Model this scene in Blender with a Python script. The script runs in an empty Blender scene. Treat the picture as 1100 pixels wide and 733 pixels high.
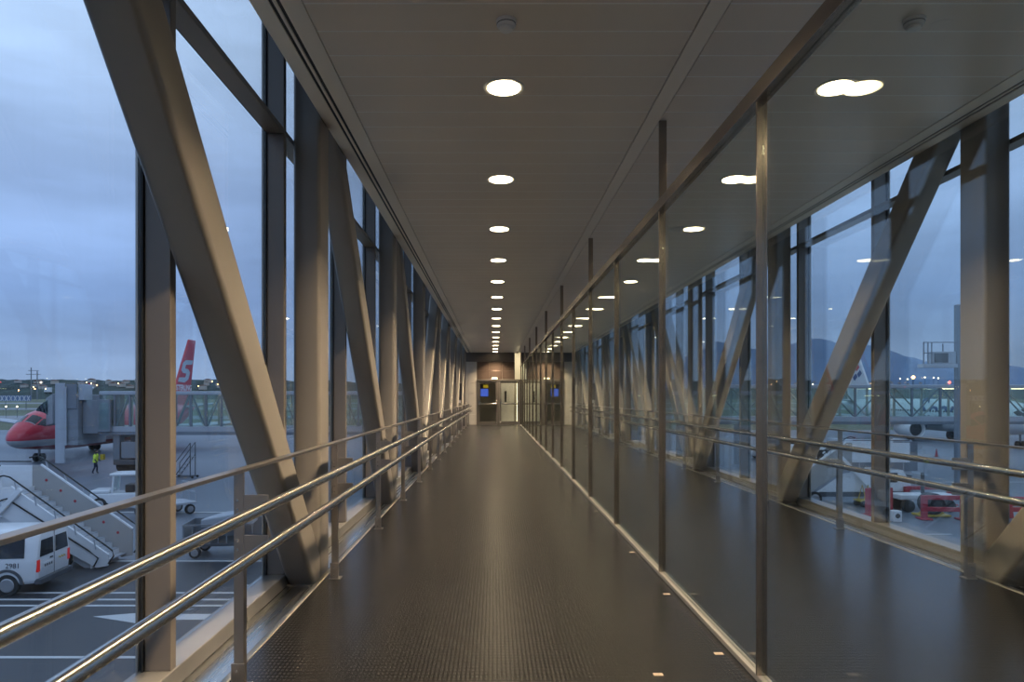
import bpy, bmesh, math, random
from mathutils import Vector, Matrix
random.seed(7)
S = bpy.context.scene
C = S.collection
PI = math.pi
GZ = -4.38            # level of the apron below the walkway floor
AX = 2.26             # right side: x -> AX - x
F, VX, VY = 733.0, 530.5, 426.0

# ------------------------------------------------------------------ materials
def mat(name, col, rough=.5, metal=0.0, emit=None, es=0.0, spec=.5, bump=None, var=None, coat=0):
    m = bpy.data.materials.new(name); m.use_nodes = True
    nt = m.node_tree; b = nt.nodes['Principled BSDF']
    b.inputs['Base Color'].default_value = (*col, 1)
    b.inputs['Roughness'].default_value = rough
    b.inputs['Metallic'].default_value = metal
    b.inputs['Specular IOR Level'].default_value = spec
    b.inputs['Coat Weight'].default_value = coat
    if emit:
        b.inputs['Emission Color'].default_value = (*emit, 1)
        b.inputs['Emission Strength'].default_value = es
    if var or bump:
        tc = nt.nodes.new('ShaderNodeTexCoord')
        n = nt.nodes.new('ShaderNodeTexNoise')
        n.inputs['Scale'].default_value = (var or bump)[0]
        n.inputs['Detail'].default_value = 5
        nt.links.new(tc.outputs['Object'], n.inputs['Vector'])
        if var:
            mr = nt.nodes.new('ShaderNodeMapRange')
            mr.inputs['From Min'].default_value = .3; mr.inputs['From Max'].default_value = .7
            mr.inputs['To Min'].default_value = 1 - var[1]; mr.inputs['To Max'].default_value = 1 + var[1]
            nt.links.new(n.outputs['Fac'], mr.inputs['Value'])
            mx = nt.nodes.new('ShaderNodeVectorMath'); mx.operation = 'SCALE'
            mx.inputs[0].default_value = col
            nt.links.new(mr.outputs['Result'], mx.inputs['Scale'])
            nt.links.new(mx.outputs['Vector'], b.inputs['Base Color'])
        if bump:
            bp = nt.nodes.new('ShaderNodeBump'); bp.inputs['Strength'].default_value = bump[1]
            bp.inputs['Distance'].default_value = .02
            nt.links.new(n.outputs['Fac'], bp.inputs['Height'])
            nt.links.new(bp.outputs['Normal'], b.inputs['Normal'])
    return m

def brushed(name, col, rough, axis, streak=.12):
    """bare metal with faint brushing across the given axis stretch"""
    m = mat(name, col, rough, 1.0); nt = m.node_tree; b = nt.nodes['Principled BSDF']
    tc = nt.nodes.new('ShaderNodeTexCoord'); mp = nt.nodes.new('ShaderNodeMapping')
    mp.inputs['Scale'].default_value = axis
    n = nt.nodes.new('ShaderNodeTexNoise'); n.inputs['Scale'].default_value = 1; n.inputs['Detail'].default_value = 3
    mr = nt.nodes.new('ShaderNodeMapRange')
    mr.inputs['To Min'].default_value = rough - streak; mr.inputs['To Max'].default_value = rough + streak
    nt.links.new(tc.outputs['Object'], mp.inputs['Vector']); nt.links.new(mp.outputs['Vector'], n.inputs['Vector'])
    nt.links.new(n.outputs['Fac'], mr.inputs['Value']); nt.links.new(mr.outputs['Result'], b.inputs['Roughness'])
    return m

def glass(name, tint, f0=.042, streaks=0.0):
    """one face of a glass sheet: straight through plus mirror by angle"""
    m = bpy.data.materials.new(name); m.use_nodes = True
    nt = m.node_tree; nt.nodes.clear()
    out = nt.nodes.new('ShaderNodeOutputMaterial'); mix = nt.nodes.new('ShaderNodeMixShader')
    tr = nt.nodes.new('ShaderNodeBsdfTransparent'); gl = nt.nodes.new('ShaderNodeBsdfGlossy')
    tr.inputs['Color'].default_value = (*tint, 1); gl.inputs['Roughness'].default_value = 0.0
    gl.inputs['Color'].default_value = (.95, 1, .97, 1)
    lw = nt.nodes.new('ShaderNodeLayerWeight'); lw.inputs['Blend'].default_value = .5
    pw = nt.nodes.new('ShaderNodeMath'); pw.operation = 'POWER'; pw.inputs[1].default_value = 5
    ml = nt.nodes.new('ShaderNodeMath'); ml.operation = 'MULTIPLY_ADD'
    ml.inputs[1].default_value = 1 - f0; ml.inputs[2].default_value = f0
    L = nt.links.new
    L(lw.outputs['Facing'], pw.inputs[0]); L(pw.outputs[0], ml.inputs[0])
    L(ml.outputs[0], mix.inputs[0]); L(tr.outputs[0], mix.inputs[1]); L(gl.outputs[0], mix.inputs[2])
    if streaks:
        # faint dried rain streaks running down the pane
        tc = nt.nodes.new('ShaderNodeTexCoord'); mp = nt.nodes.new('ShaderNodeMapping')
        mp.inputs['Scale'].default_value = (9, 9, .12)
        n = nt.nodes.new('ShaderNodeTexNoise'); n.inputs['Scale'].default_value = 2.2; n.inputs['Detail'].default_value = 6
        mr = nt.nodes.new('ShaderNodeMapRange'); mr.inputs['From Min'].default_value = .52; mr.inputs['From Max'].default_value = .75
        mr.inputs['To Max'].default_value = streaks
        df = nt.nodes.new('ShaderNodeBsdfTranslucent'); df.inputs['Color'].default_value = (.8, .82, .85, 1)
        m2 = nt.nodes.new('ShaderNodeMixShader')
        L(tc.outputs['Object'], mp.inputs['Vector']); L(mp.outputs['Vector'], n.inputs['Vector'])
        L(n.outputs['Fac'], mr.inputs['Value']); L(mr.outputs['Result'], m2.inputs[0])
        L(mix.outputs[0], m2.inputs[1]); L(df.outputs[0], m2.inputs[2]); L(m2.outputs[0], out.inputs[0])
    else:
        L(mix.outputs[0], out.inputs[0])
    return m

def rubber():
    m = mat('studded_rubber', (.03, .028, .026), .25, spec=.38); nt = m.node_tree; b = nt.nodes['Principled BSDF']
    L = nt.links.new
    tc = nt.nodes.new('ShaderNodeTexCoord'); sx = nt.nodes.new('ShaderNodeSeparateXYZ'); L(tc.outputs['Object'], sx.inputs[0])
    def mth(op, a, v=None, w=None):
        n = nt.nodes.new('ShaderNodeMath'); n.operation = op
        for i, q in enumerate((a, v, w)):
            if q is None: continue
            if isinstance(q, (int, float)): n.inputs[i].default_value = q
            else: L(q, n.inputs[i])
        return n.outputs[0]
    def wave(o, per):
        return mth('SINE', mth('MULTIPLY', o, 2 * PI / per))
    fx = wave(sx.outputs[0], .021); fy = wave(sx.outputs[1], .038)
    h = mth('MULTIPLY', mth('MAXIMUM', fx, 0.0), mth('MAXIMUM', mth('ADD', fy, .1), 0.0))
    h = mth('MINIMUM', mth('MULTIPLY', h, 2.2), 1.0)
    bp = nt.nodes.new('ShaderNodeBump'); bp.inputs['Strength'].default_value = 1.0; bp.inputs['Distance'].default_value = .006
    L(h, bp.inputs['Height']); L(bp.outputs[0], b.inputs['Normal'])
    mc = nt.nodes.new('ShaderNodeMix'); mc.data_type = 'RGBA'; L(h, mc.inputs[0])
    mc.inputs[6].default_value = (.0025, .0024, .0023, 1); mc.inputs[7].default_value = (.030, .028, .026, 1)
    L(mc.outputs[2], b.inputs['Base Color'])
    n = nt.nodes.new('ShaderNodeTexNoise'); n.inputs['Scale'].default_value = 14; n.inputs['Detail'].default_value = 6
    L(tc.outputs['Object'], n.inputs['Vector'])
    mr = nt.nodes.new('ShaderNodeMapRange'); mr.inputs['To Min'].default_value = .255; mr.inputs['To Max'].default_value = .275
    L(n.outputs['Fac'], mr.inputs['Value']); L(mr.outputs[0], b.inputs['Roughness'])
    return m

def tube_steel():
    m = mat('stainless_tube', (.56, .54, .51), .20, 1.0); nt = m.node_tree; b = nt.nodes['Principled BSDF']
    t = nt.nodes.new('ShaderNodeTangent'); t.direction_type = 'RADIAL'; t.axis = 'Y'
    b.inputs['Anisotropic'].default_value = .9; b.inputs['Anisotropic Rotation'].default_value = ROT
    nt.links.new(t.outputs[0], b.inputs['Tangent']); return m
ROT = .25
M = {}
M['steel'] = mat('painted_steel', (.205, .183, .156), .42, .1, var=(3, .04))
M['mullion'] = mat('bronze_aluminium', (.17, .148, .128), .42, .2, var=(4, .04))
M['cap'] = mat('silver_aluminium', (.34, .325, .30), .35, .8)
M['black'] = mat('black_gasket', (.008, .008, .009), .6)
M['rail'] = tube_steel()
M['post'] = brushed('stainless_flat', (.31, .28, .25), .36, (40, 40, 3), .08)
M['partition_post'] = brushed('stainless_partition', (.34, .295, .255), .22, (40, 40, 3), .05)
M['trough'] = brushed('aluminium_sheet', (.62, .61, .59), .28, (40, .5, 40), .06)
M['edge_strip'] = mat('edge_strip', (.40, .355, .29), .4, .3)
M['sill'] = mat('anodised_sill', (.27, .255, .235), .32, .6, var=(6, .05))
M['rubber'] = rubber()
M['ceiling'] = mat('ceiling_panel', (.84, .725, .60), .36, 0, var=(.8, .05))
M['ceiling_lip_lit'] = mat('ceiling_lip_lit', (1.0, .95, .88), .35)  # paler than the panels, standing in for light caught by the lips
M['ceiling_trim'] = mat('ceiling_trim', (.95, .84, .70), .42)
M['white'] = mat('white_plastic', (.93, .88, .82), .45)
M['lens'] = mat('lamp_lens', (.9, .85, .7), .4, 0, (1.0, .80, .50), 18)
M['lens_off'] = mat('unlit_lens', (.42, .41, .38), .3)
M['ring'] = mat('lamp_ring', (.75, .72, .66), .35)
M['window_glass'] = glass('window_glass', (.97, .98, .985), .03, .010)
M['partition_glass'] = glass('partition_glass', (.91, .935, .92), .045)
M['end_wall'] = mat('end_wall_panel', (.42, .38, .32), .45, var=(2, .05))
M['header'] = mat('dark_header', (.12, .105, .095), .35, .3)
M['bronze'] = mat('bronze_panel', (.15, .108, .088), .2, .6, var=(6, .1))
M['door_frame'] = mat('door_frame', (.10, .09, .08), .4, .4)
M['door_glass'] = glass('door_glass', (.92, .93, .92), .05)
M['door_dark'] = glass('door_dark_glass', (.62, .63, .62), .05)
M['cream'] = mat('cream_wall', (.46, .43, .35), .5)
M['lift_panel'] = mat('lift_panel', (.86, .83, .76), .4)
M['dark'] = mat('dark_plastic', (.022, .022, .024), .45)
M['screen_blue'] = mat('screen_blue', (.02, .04, .2), .3, 0, (.12, .22, 1), 1.3)
M['screen_yellow'] = mat('sign_yellow', (.6, .45, .02), .3, 0, (1, .7, .05), .6)
# outdoors
def livery():
    m = mat('aircraft_livery', (.5, .025, .045), .28, coat=.3); nt = m.node_tree; b = nt.nodes['Principled BSDF']; L = nt.links.new
    tc = nt.nodes.new('ShaderNodeTexCoord'); q = nt.nodes.new('ShaderNodeSeparateXYZ'); L(tc.outputs['Object'], q.inputs[0])
    r = nt.nodes.new('ShaderNodeValToRGB'); r.color_ramp.interpolation = 'CONSTANT'
    mr = nt.nodes.new('ShaderNodeMapRange'); mr.inputs['From Max'].default_value = 10
    L(q.outputs[2], mr.inputs[0]); L(mr.outputs[0], r.inputs[0])
    e = r.color_ramp.elements; e[0].color = (.40, .02, .04, 1); e[1].position = .140; e[1].color = (.45, .46, .48, 1)
    k = e.new(.198); k.color = (.56, .025, .05, 1)
    L(r.outputs[0], b.inputs['Base Color']); return m
M['livery'] = livery()
M['apron'] = mat('apron_concrete', (.135, .16, .195), .42, var=(.07, .16))
M['bounce_pale'] = mat('bounce_pale', (.74, .69, .60), .7, var=(.4, .08))  # very pale, for the added strip that throws light upwards
M['asphalt'] = mat('asphalt', (.034, .038, .046), .5, var=(.3, .15))
M['paint'] = mat('road_paint', (.55, .57, .58), .6)
M['grass'] = mat('airfield_grass', (.12, .135, .075), .9, var=(.03, .25))
M['runway'] = mat('runway', (.22, .23, .25), .6)
M['hill'] = mat('hill_trees', (.035, .055, .05), .95, var=(.02, .5))
M['mountain'] = mat('hazed_mountain', (.15, .225, .35), .95, var=(.002, .15))  # blue distance haze is put into the base colour
M['plain'] = mat('town_plain', (.07, .085, .10), .95, var=(.02, .4))
M['red'] = mat('aircraft_red', (.50, .025, .045), .28, coat=.3)
M['silver'] = mat('aircraft_silver', (.42, .43, .45), .3)
M['aircraft_white'] = mat('aircraft_white', (.74, .76, .78), .3, coat=.3)
M['van_white'] = mat('van_white', (.78, .80, .83), .3, coat=.4)
M['car_glass'] = mat('car_glass', (.012, .014, .018), .08)
M['tyre'] = mat('tyre', (.012, .012, .013), .8)
M['hub'] = mat('wheel_hub', (.35, .36, .38), .35, .6)
M['grey'] = mat('machine_grey', (.23, .25, .28), .5, .2)
M['lightgrey'] = mat('light_grey', (.42, .45, .50), .45, .1)
M['darkgrey'] = mat('dark_grey', (.07, .075, .085), .55)
M['stair_grey'] = mat('stair_panel_grey', (.38, .37, .36), .5)
M['bridge_glass'] = glass('bridge_glass', (.90, .965, .955), .05)
M['bridge_steel'] = mat('bridge_steel', (.20, .225, .26), .5, .2)
M['bridge_lit'] = mat('bridge_lit', (.50, .53, .48), .5)  # far-side members, with the interior light on them painted in as paler colour
M['bellows'] = mat('bellows', (.05, .06, .075), .7)
M['taillight'] = mat('tail_light', (.45, .012, .015), .3, 0, (1, .04, .03), .16)
M['barrier_red'] = mat('barrier_red', (.42, .03, .05), .45)
M['barrier_white'] = mat('barrier_white', (.72, .72, .74), .45)
M['yellow'] = mat('safety_yellow', (.70, .85, .08), .6)
M['amber'] = mat('amber_paint', (.6, .42, .04), .5)
M['navy'] = mat('navy_cloth', (.02, .025, .05), .8)
M['skin'] = mat('skin', (.45, .28, .2), .6)
M['hair'] = mat('hair', (.03, .02, .015), .7)
M['blue_mark'] = mat('blue_mark', (.02, .07, .22), .4)
M['red_mark'] = mat('red_mark', (.52, .05, .07), .4)
M['grey_mark'] = mat('grey_mark', (.42, .50, .56), .4)
M['tape'] = mat('tape', (.16, .125, .09), .7)
M['fence_blue'] = mat('fence_blue', (.16, .22, .36), .6)
M['house'] = mat('house_wall', (.52, .47, .42), .8)
M['house_roof'] = mat('house_roof', (.22, .12, .09), .8)
M['flood'] = mat('flood_lamp', (1, .8, .5), .4, 0, (1, .52, .14), 12)
M['street'] = mat('street_lamp', (1, .7, .4), .4, 0, (1, .50, .18), 9)
M['streetw'] = mat('pale_lamp', (1, .9, .6), .4, 0, (1, .85, .55), 7)
M['beacon'] = mat('red_beacon', (1, .1, .1), .4, 0, (1, .08, .06), 8)
M['tube'] = mat('strip_lamp', (1, .9, .6), .4, 0, (1, .84, .5), 3.2)

# ------------------------------------------------------------------ mesh helpers
class MB:
    def __init__(s): s.bm = bmesh.new(); s.mi = 0
    def _f(s, vs):
        try:
            f = s.bm.faces.new(vs); f.material_index = s.mi; return f
        except ValueError: return None
    def box(s, x0, x1, y0, y1, z0, z1):
        v = [s.bm.verts.new(p) for p in ((x0,y0,z0),(x1,y0,z0),(x1,y1,z0),(x0,y1,z0),(x0,y0,z1),(x1,y0,z1),(x1,y1,z1),(x0,y1,z1))]
        for q in ((3,2,1,0),(4,5,6,7),(0,1,5,4),(1,2,6,5),(2,3,7,6),(3,0,4,7)): s._f([v[i] for i in q])
        return s
    def loft(s, rings, caps=True, close=True):
        R = [[s.bm.verts.new(p) for p in r] for r in rings]
        n = len(R[0])
        for a, b in zip(R, R[1:]):
            for i in range(n if close else n - 1):
                j = (i + 1) % n
                s._f([a[i], a[j], b[j], b[i]])
        if caps and close:
            s._f(R[0][::-1]); s._f(R[-1])
        return s
    def bar(s, p, q, w, h, up=(0,0,1)):
        """box section w wide, h high, between two points"""
        p, q = Vector(p), Vector(q); d = (q - p).normalized(); u = Vector(up)
        if abs(d.dot(u)) > .99: u = Vector((1,0,0))
        a = d.cross(u).normalized(); b = a.cross(d).normalized()
        r = [a*sx*w/2 + b*sy*h/2 for sx, sy in ((-1,-1),(1,-1),(1,1),(-1,1))]
        return s.loft([[p + k for k in r], [q + k for k in r]])
    def cyl(s, p, q, r, n=16, r2=None):
        p, q = Vector(p), Vector(q); d = (q - p).normalized()
        u = Vector((0,0,1)) if abs(d.z) < .9 else Vector((1,0,0))
        a = d.cross(u).normalized(); b = a.cross(d)
        r2 = r if r2 is None else r2
        def ring(c, R): return [c + (a*math.cos(2*PI*i/n) + b*math.sin(2*PI*i/n))*R for i in range(n)]
        return s.loft([ring(p, r), ring(q, r2)])
    def tube(s, pts, r, n=10):
        pts = [Vector(p) for p in pts]; rings = []
        for i, p in enumerate(pts):
            d = (pts[min(i+1, len(pts)-1)] - pts[max(i-1, 0)]).normalized()
            u = Vector((0,0,1)) if abs(d.z) < .95 else Vector((1,0,0))
            a = d.cross(u).normalized(); b = a.cross(d)
            rings.append([p + (a*math.cos(2*PI*k/n) + b*math.sin(2*PI*k/n))*r for k in range(n)])
        return s.loft(rings)
    def lathe(s, prof, n=24, axis=(0,0)):
        """(r, z) profile spun about a vertical axis"""
        return s.loft([[(axis[0]+r*math.cos(2*PI*i/n), axis[1]+r*math.sin(2*PI*i/n), z) for i in range(n)] for r, z in prof])
    def ball(s, c, rx, ry, rz, n=12, m=8):
        c = Vector(c)
        return s.loft([[c + Vector((rx*math.sin(t)*math.cos(2*PI*i/n), ry*math.sin(t)*math.sin(2*PI*i/n), rz*math.cos(t))) for i in range(n)]
                       for t in [max(.03, min(PI-.03, PI*k/m)) for k in range(m+1)]])
    def prism(s, poly, axis, a, b):
        """flat polygon extruded along axis from a to b; poly holds the two other coordinates in x,y,z order"""
        def P(u, v, w): return {'x': (w,u,v), 'y': (u,w,v), 'z': (u,v,w)}[axis]
        return s.loft([[P(u, v, a) for u, v in poly], [P(u, v, b) for u, v in poly]])
    def build(s, name, m, parent=None, bevel=0, seg=2, smooth=False, loc=None):
        bmesh.ops.recalc_face_normals(s.bm, faces=s.bm.faces)
        if smooth:
            for f in s.bm.faces: f.smooth = True
        me = bpy.data.meshes.new(name); s.bm.to_mesh(me); s.bm.free()
        for k in (m if isinstance(m, (list, tuple)) else [m]): me.materials.append(M[k] if isinstance(k, str) else k)
        o = bpy.data.objects.new(name, me); C.objects.link(o)
        if parent is not None: o.parent = parent
        if loc: o.location = loc
        if bevel:
            bv = o.modifiers.new('bevel', 'BEVEL'); bv.width = bevel; bv.segments = seg
            bv.limit_method = 'ANGLE'; bv.angle_limit = math.radians(40)
        if smooth:
            ws = o.modifiers.new('edges', 'EDGE_SPLIT'); ws.split_angle = math.radians(40)
        return o

def tag(o, label, cat, group=None, kind=None):
    if label: o['label'] = label
    if cat: o['category'] = cat
    if group: o['group'] = group
    if kind: o['kind'] = kind
    return o
def thing(name, label, cat, loc=(0,0,0), rz=0, group=None):
    o = bpy.data.objects.new(name, None); C.objects.link(o)
    o.location = loc; o.rotation_euler = (0, 0, rz); o.empty_display_size = .1
    return tag(o, label, cat, group)
def struct(o): o['kind'] = 'structure'; return o
def kids(o): return [c for c in bpy.data.objects if c.parent == o]
def dup(root, loc, rz=None, label=None, only=None):
    def cp(o, par):
        c = o.copy(); C.objects.link(c)
        if par is not None: c.parent = par
        for k in kids(o): cp(k, c)
        return c
    r = cp(root, None); r.location = loc
    if rz is not None: r.rotation_euler = (0, 0, rz)
    if label: r['label'] = label
    return r
def text(name, body, size, m, parent, mtx, depth=.004, shear=0, align='CENTER', bold=0):
    cu = bpy.data.curves.new(name, 'FONT'); cu.body = body; cu.size = size; cu.extrude = depth; cu.shear = shear
    cu.align_x = align; cu.resolution_u = 3; cu.offset = bold*size
    t = bpy.data.objects.new(name + '_curve', cu); C.objects.link(t)
    me = bpy.data.meshes.new_from_object(t, depsgraph=bpy.context.evaluated_depsgraph_get())
    bpy.data.objects.remove(t)
    me.materials.clear(); me.materials.append(M[m])
    o = bpy.data.objects.new(name, me); C.objects.link(o); o.parent = parent; o.matrix_local = mtx
    return o
def frame_mtx(org, right, up):
    r, u = Vector(right).normalized(), Vector(up).normalized(); n = r.cross(u)
    m = Matrix((r, u, n)).transposed().to_4x4(); m.translation = org
    return m
ORD = ['nearest', 'second', 'third', 'fourth', 'fifth', 'sixth', 'seventh', 'eighth', 'ninth', 'tenth', 'eleventh', 'twelfth', 'thirteenth', 'fourteenth', 'fifteenth', 'sixteenth', 'seventeenth', 'eighteenth']
def nth(i): return 'nearest to the camera' if i == 0 else ORD[i] + ' from the camera'

LAMP = 98
Y0, Y1 = -15.0, 31.2        # walkway from behind the camera to the end doors
CZ = 3.30                  # ceiling level
def sx(side, x): return x if side == 'left' else AX - x
def sbox(mb, side, x0, x1, *a):
    a0, a1 = sorted((sx(side, x0), sx(side, x1))); return mb.box(a0, a1, *a)

# ------------------------------------------------------------------ floor, ceiling, roof
struct(MB().box(-1.205, AX + 1.205, Y0, Y1, -.30, 0).build('floor', 'rubber'))
b = MB()
for side in ('left', 'right'):
    sbox(b, side, -1.243, -1.70, Y0, Y1, -.30, -.02)       # trough
struct(b.build('trim_1', 'trough', bevel=.003))
b = MB()
for side in ('left', 'right'): sbox(b, side, -1.2055, -1.2425, Y0, Y1, -.30, .004)   # edge strip of the rubber
struct(b.build('trim_11', 'edge_strip', bevel=.003))
b = MB()
for side in ('left', 'right'):
    sbox(b, side, -1.437, -1.60, Y0, Y1, -.0195, .07)
struct(b.build('trim_2', 'sill', bevel=.006))

b = MB()
PW = .2657; y = 3.472 - 40 * PW
def ceil_strip(x0, x1):
    y = 3.472 - 68 * PW
    while y < Y1:
        a, c = max(y + .005, Y0), min(y + PW - .006, Y1)
        if c > a:
            b.mi = 0; b.box(x0, x1, a, c, CZ, CZ + .03)
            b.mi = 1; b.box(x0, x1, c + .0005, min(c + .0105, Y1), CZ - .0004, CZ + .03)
        y += PW
ceil_strip(-.967, 1.088); ceil_strip(1.205, AX + .967)
struct(b.build('ceiling', ['ceiling', 'ceiling_lip_lit']))
b = MB()
for side in ('left', 'right'):
    for x0, x1 in ((-1.235, -1.140), (-1.120, -1.101), (-1.080, -.972)):
        sbox(b, side, x0, x1, Y0, Y1, CZ - .004, CZ + .06)
b.box(1.094, 1.199, Y0, Y1, CZ - .003, CZ + .06)
struct(b.build('trim_3', 'ceiling_trim', bevel=.002))
b = MB(); b.box(-1.235, AX + 1.235, Y0, Y1, CZ + .061, CZ + .10)
for side in ('left', 'right'):
    for x0, x1 in ((-1.1402, -1.1198), (-1.1012, -1.0798)): sbox(b, side, x0, x1, Y0, Y1, CZ + .003, CZ + .06)
struct(b.build('trim_4', 'black'))
struct(MB().box(-1.75, AX + 1.75, Y0, Y1 + .3, 4.30, 4.5).build('trim_5', 'darkgrey'))
for side in ('left', 'right'):
    b = MB(); sbox(b, side, -1.22, -1.44, Y0, Y1, 4.02, 4.29)
    struct(b.build('trim_6' if side == 'left' else 'trim_7', 'steel'))
struct(MB().box(-1.75, AX + 1.75, Y0 - .2, Y0, -.3, 4.5).build('wall_back', 'end_wall'))

# ------------------------------------------------------------------ window walls
BAY = 3.6
mull = []
for k in range(-2, 8): mull += [3.05 + BAY * k, 4.70 + BAY * k]
mull = sorted(y for y in mull if -4.2 < y < 31)
wn = 0
for side in ('left', 'right'):
    b = MB(); sbox(b, side, -1.45, -1.70, Y0, mull[0], -.0, 4.3)
    struct(b.build('wall_' + side, 'mullion'))
    for i, y0 in enumerate(mull):
        wn += 1
        y1 = mull[i+1] if i + 1 < len(mull) else Y1
        b = MB(); sbox(b, side, -1.445, -1.562, y0, y0 + .055, .07, 4.29)
        w = struct(b.build('window_%d' % wn, 'mullion', bevel=.004))
        b = MB(); sbox(b, side, -1.563, -1.5715, y0 - .012, y0 + .069, .07, 4.29); b.build('gasket', 'black', w)
        b = MB(); sbox(b, side, -1.585, -1.597, y0 - .012, y0 + .067, .07, 4.29); b.build('outer_cap', 'cap', w, .002)
        b = MB(); sbox(b, side, -1.446, -1.562, y0 + .056, y1 - .001, 3.112, 3.150); b.build('transom', 'mullion', w, .003)
        b = MB(); sbox(b, side, -1.563, -1.5715, y0 + .07, y1 - .015, 3.118, 3.144); b.build('transom_gasket', 'black', w)
        b = MB(); sbox(b, side, -1.572, -1.584, y0 + .069, y1 - .014, .071, 3.117); b.build('lower_pane', 'window_glass', w)
        b = MB(); sbox(b, side, -1.572, -1.584, y0 + .069, y1 - .014, 3.145, 4.29); b.build('upper_pane', 'window_glass', w)

# ------------------------------------------------------------------ truss
COLY = [4.87 + BAY * k for k in range(-1, 8)]
SL = 2.37 / 2.68
XF, XB = -1.24, -1.435
def rhs(mb, cx, w, pts, h, r=.03):
    """rounded box section w (x) by h, swept through two points in the y-z plane"""
    (ya, za), (yb, zb) = pts
    d = Vector((0, yb - ya, zb - za)).normalized(); n = Vector((0, -d.z, d.y)); a = Vector((1, 0, 0))
    prof = []
    for qx, qy, t0 in ((1,1,0),(-1,1,90),(-1,-1,180),(1,-1,270)):
        for k in range(5):
            t = math.radians(t0 + k*22.5)
            prof.append((qx*(w/2-r) + r*math.cos(t), qy*(h/2-r) + r*math.sin(t)))
    return n, [[Vector((cx, yy, zz)) + a*u + n*v for u, v in prof] for yy, zz in pts]
def column(side, y, label):
    cx = sx(side, (XF + XB)/2); w = XF - XB
    t = thing('steel_column', label, 'column', (cx, y, -.02), 0, 'steel columns along the %s windows' % side)
    mb = MB(); _, rg = rhs(mb, 0, w, ((.135, .012), (.135, 4.05)), .27, .028)
    mb.loft(rg).build('shaft', 'steel', t, smooth=True)
    MB().box(-w/2 - .006, w/2 + .006, -.004, .274, 0, .012).build('base_plate', 'steel', t, .002)
    return t
def brace(side, yb, up, label):
    """up = -1: the top leans towards the camera"""
    cx = sx(side, (XF + XB)/2); w = XF - XB; TH = .235
    ln = math.hypot(1, SL); off = TH/2 * ln             # horizontal half width
    t = thing('diagonal_brace', label, 'brace', (cx, yb, -.02), 0, 'diagonal braces along the %s windows' % side)
    z1 = 4.04
    if up < 0: p = ((off, .0), (off - SL*z1, z1))
    else:      p = ((-off, .0), (-off + SL*z1, z1))
    mb = MB(); _, rg = rhs(mb, 0, w, p, TH, .03)
    # level cut at the foot and under the top chord
    d = Vector((0, p[1][0]-p[0][0], p[1][1]-p[0][1])).normalized()
    for ring, z in ((rg[0], .012), (rg[1], z1)):
        for v in ring: v += d * ((z - v.z) / d.z)
    mb.loft(rg)
    for yc, sg in (((.122, 1), (-3.20, -1)) if up < 0 else ((-.122, -1), (3.20, 1))):
        r_ = bmesh.ops.bisect_plane(mb.bm, geom=mb.bm.verts[:] + mb.bm.edges[:] + mb.bm.faces[:], plane_co=(0, yc, 0), plane_no=(0, sg, 0), clear_outer=True)
        bmesh.ops.contextual_create(mb.bm, geom=[e_ for e_ in r_['geom_cut'] if isinstance(e_, bmesh.types.BMEdge)])
    mb.build('shaft', 'steel', t, smooth=True)
    y0, y1 = (-.015, 2*off - .02) if up < 0 else (-2*off + .02, .015)
    y1 = min(y1, .112) if up < 0 else y1; y0 = max(y0, -.112) if up > 0 else y0
    MB().box(-w/2 - .006, w/2 + .006, y0, y1, 0, .012).build('base_plate', 'steel', t, .002)
    return t
for side in ('left', 'right'):
    i = 0
    for k, y in enumerate(COLY):
        if side == 'left' and y < 2: continue
        column(side, y, 'brown-grey square steel column by the %s windows, %s' % (side, nth(i))); i += 1
    feet = [4.745, 4.745 + BAY, 4.745 + 2*BAY]
    i = 0
    for y in feet:
        brace(side, y, -1, 'slanting steel brace by the %s windows leaning towards the camera, %s' % (side, nth(i))); i += 1
    i = 0
    for k in range(2, 7):
        brace(side, 4.87 + BAY*k + .395, 1, 'slanting steel brace by the %s windows leaning away from the camera, %s of those' % (side, ORD[i])); i += 1

# ------------------------------------------------------------------ handrails
def handrail(side):
    s = 1 if side == 'left' else -1
    X = lambda x: sx(side, x) - sx(side, -1.133)
    t = thing('handrail', 'long %s handrail with two steel tubes and a flat top rail before the windows' % side, 'handrail', (sx(side, -1.133), 0, 0))
    def rbox(mb, x0, x1, *a):
        a0, a1 = sorted((X(x0), X(x1))); return mb.box(a0, a1, *a)
    b = MB(); rbox(b, -1.156, -1.110, -3, 30.6, .962, .977); b.build('top_rail', 'post', t, .002)
    for z in (.822, .645):
        b = MB(); b.cyl((X(-.985), -3, z), (X(-.985), 30.6, z), .0245, 20); b.build('tube_rail', 'rail', t, smooth=True)
    for k in range(-2, 16):
        y = 3.03 + 1.825*k
        if k < 0 and k != -1: continue
        b = MB(); rbox(b, -1.155, -1.111, y, y + .012, .0, .9615); p = b.build('post', 'post', t, .001)
        b = MB(); rbox(b, -1.153, -1.113, y + .0125, y + .045, .0, .60); b.build('stiffener', 'post', p, .001)
        b = MB(); rbox(b, -1.163, -1.103, y - .012, y - .0005, .0, .115); b.build('base_bracket', 'post', p, .001)
        b = MB(); rbox(b, -1.17, -1.09, y - .02, y + .06, .0, .007); b.build('foot_plate', 'post', p, .001)
        for zt, zb, zr in ((.862, .776, .822), (.683, .598, .645)):
            b = MB(); rbox(b, -1.11, -1.003, y - .001, y + .009, zb, zt); b.build('bracket_plate', 'post', p, .001)
            if k < 5 and k >= 0:
                for dz in (.022, .062):
                    b = MB(); b.cyl((X(-1.136), y - .005, zb + dz), (X(-1.136), y, zb + dz), .0055, 8); b.build('bolt', 'rail', p)
        if -1 < k < 5:
            for dz in (.03, .085):
                b = MB(); b.cyl((X(-1.136), y - .017, dz), (X(-1.136), y - .012, dz), .0055, 8); b.build('bolt', 'rail', p)
    return t
handrail('left'); handrail('right')

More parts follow.
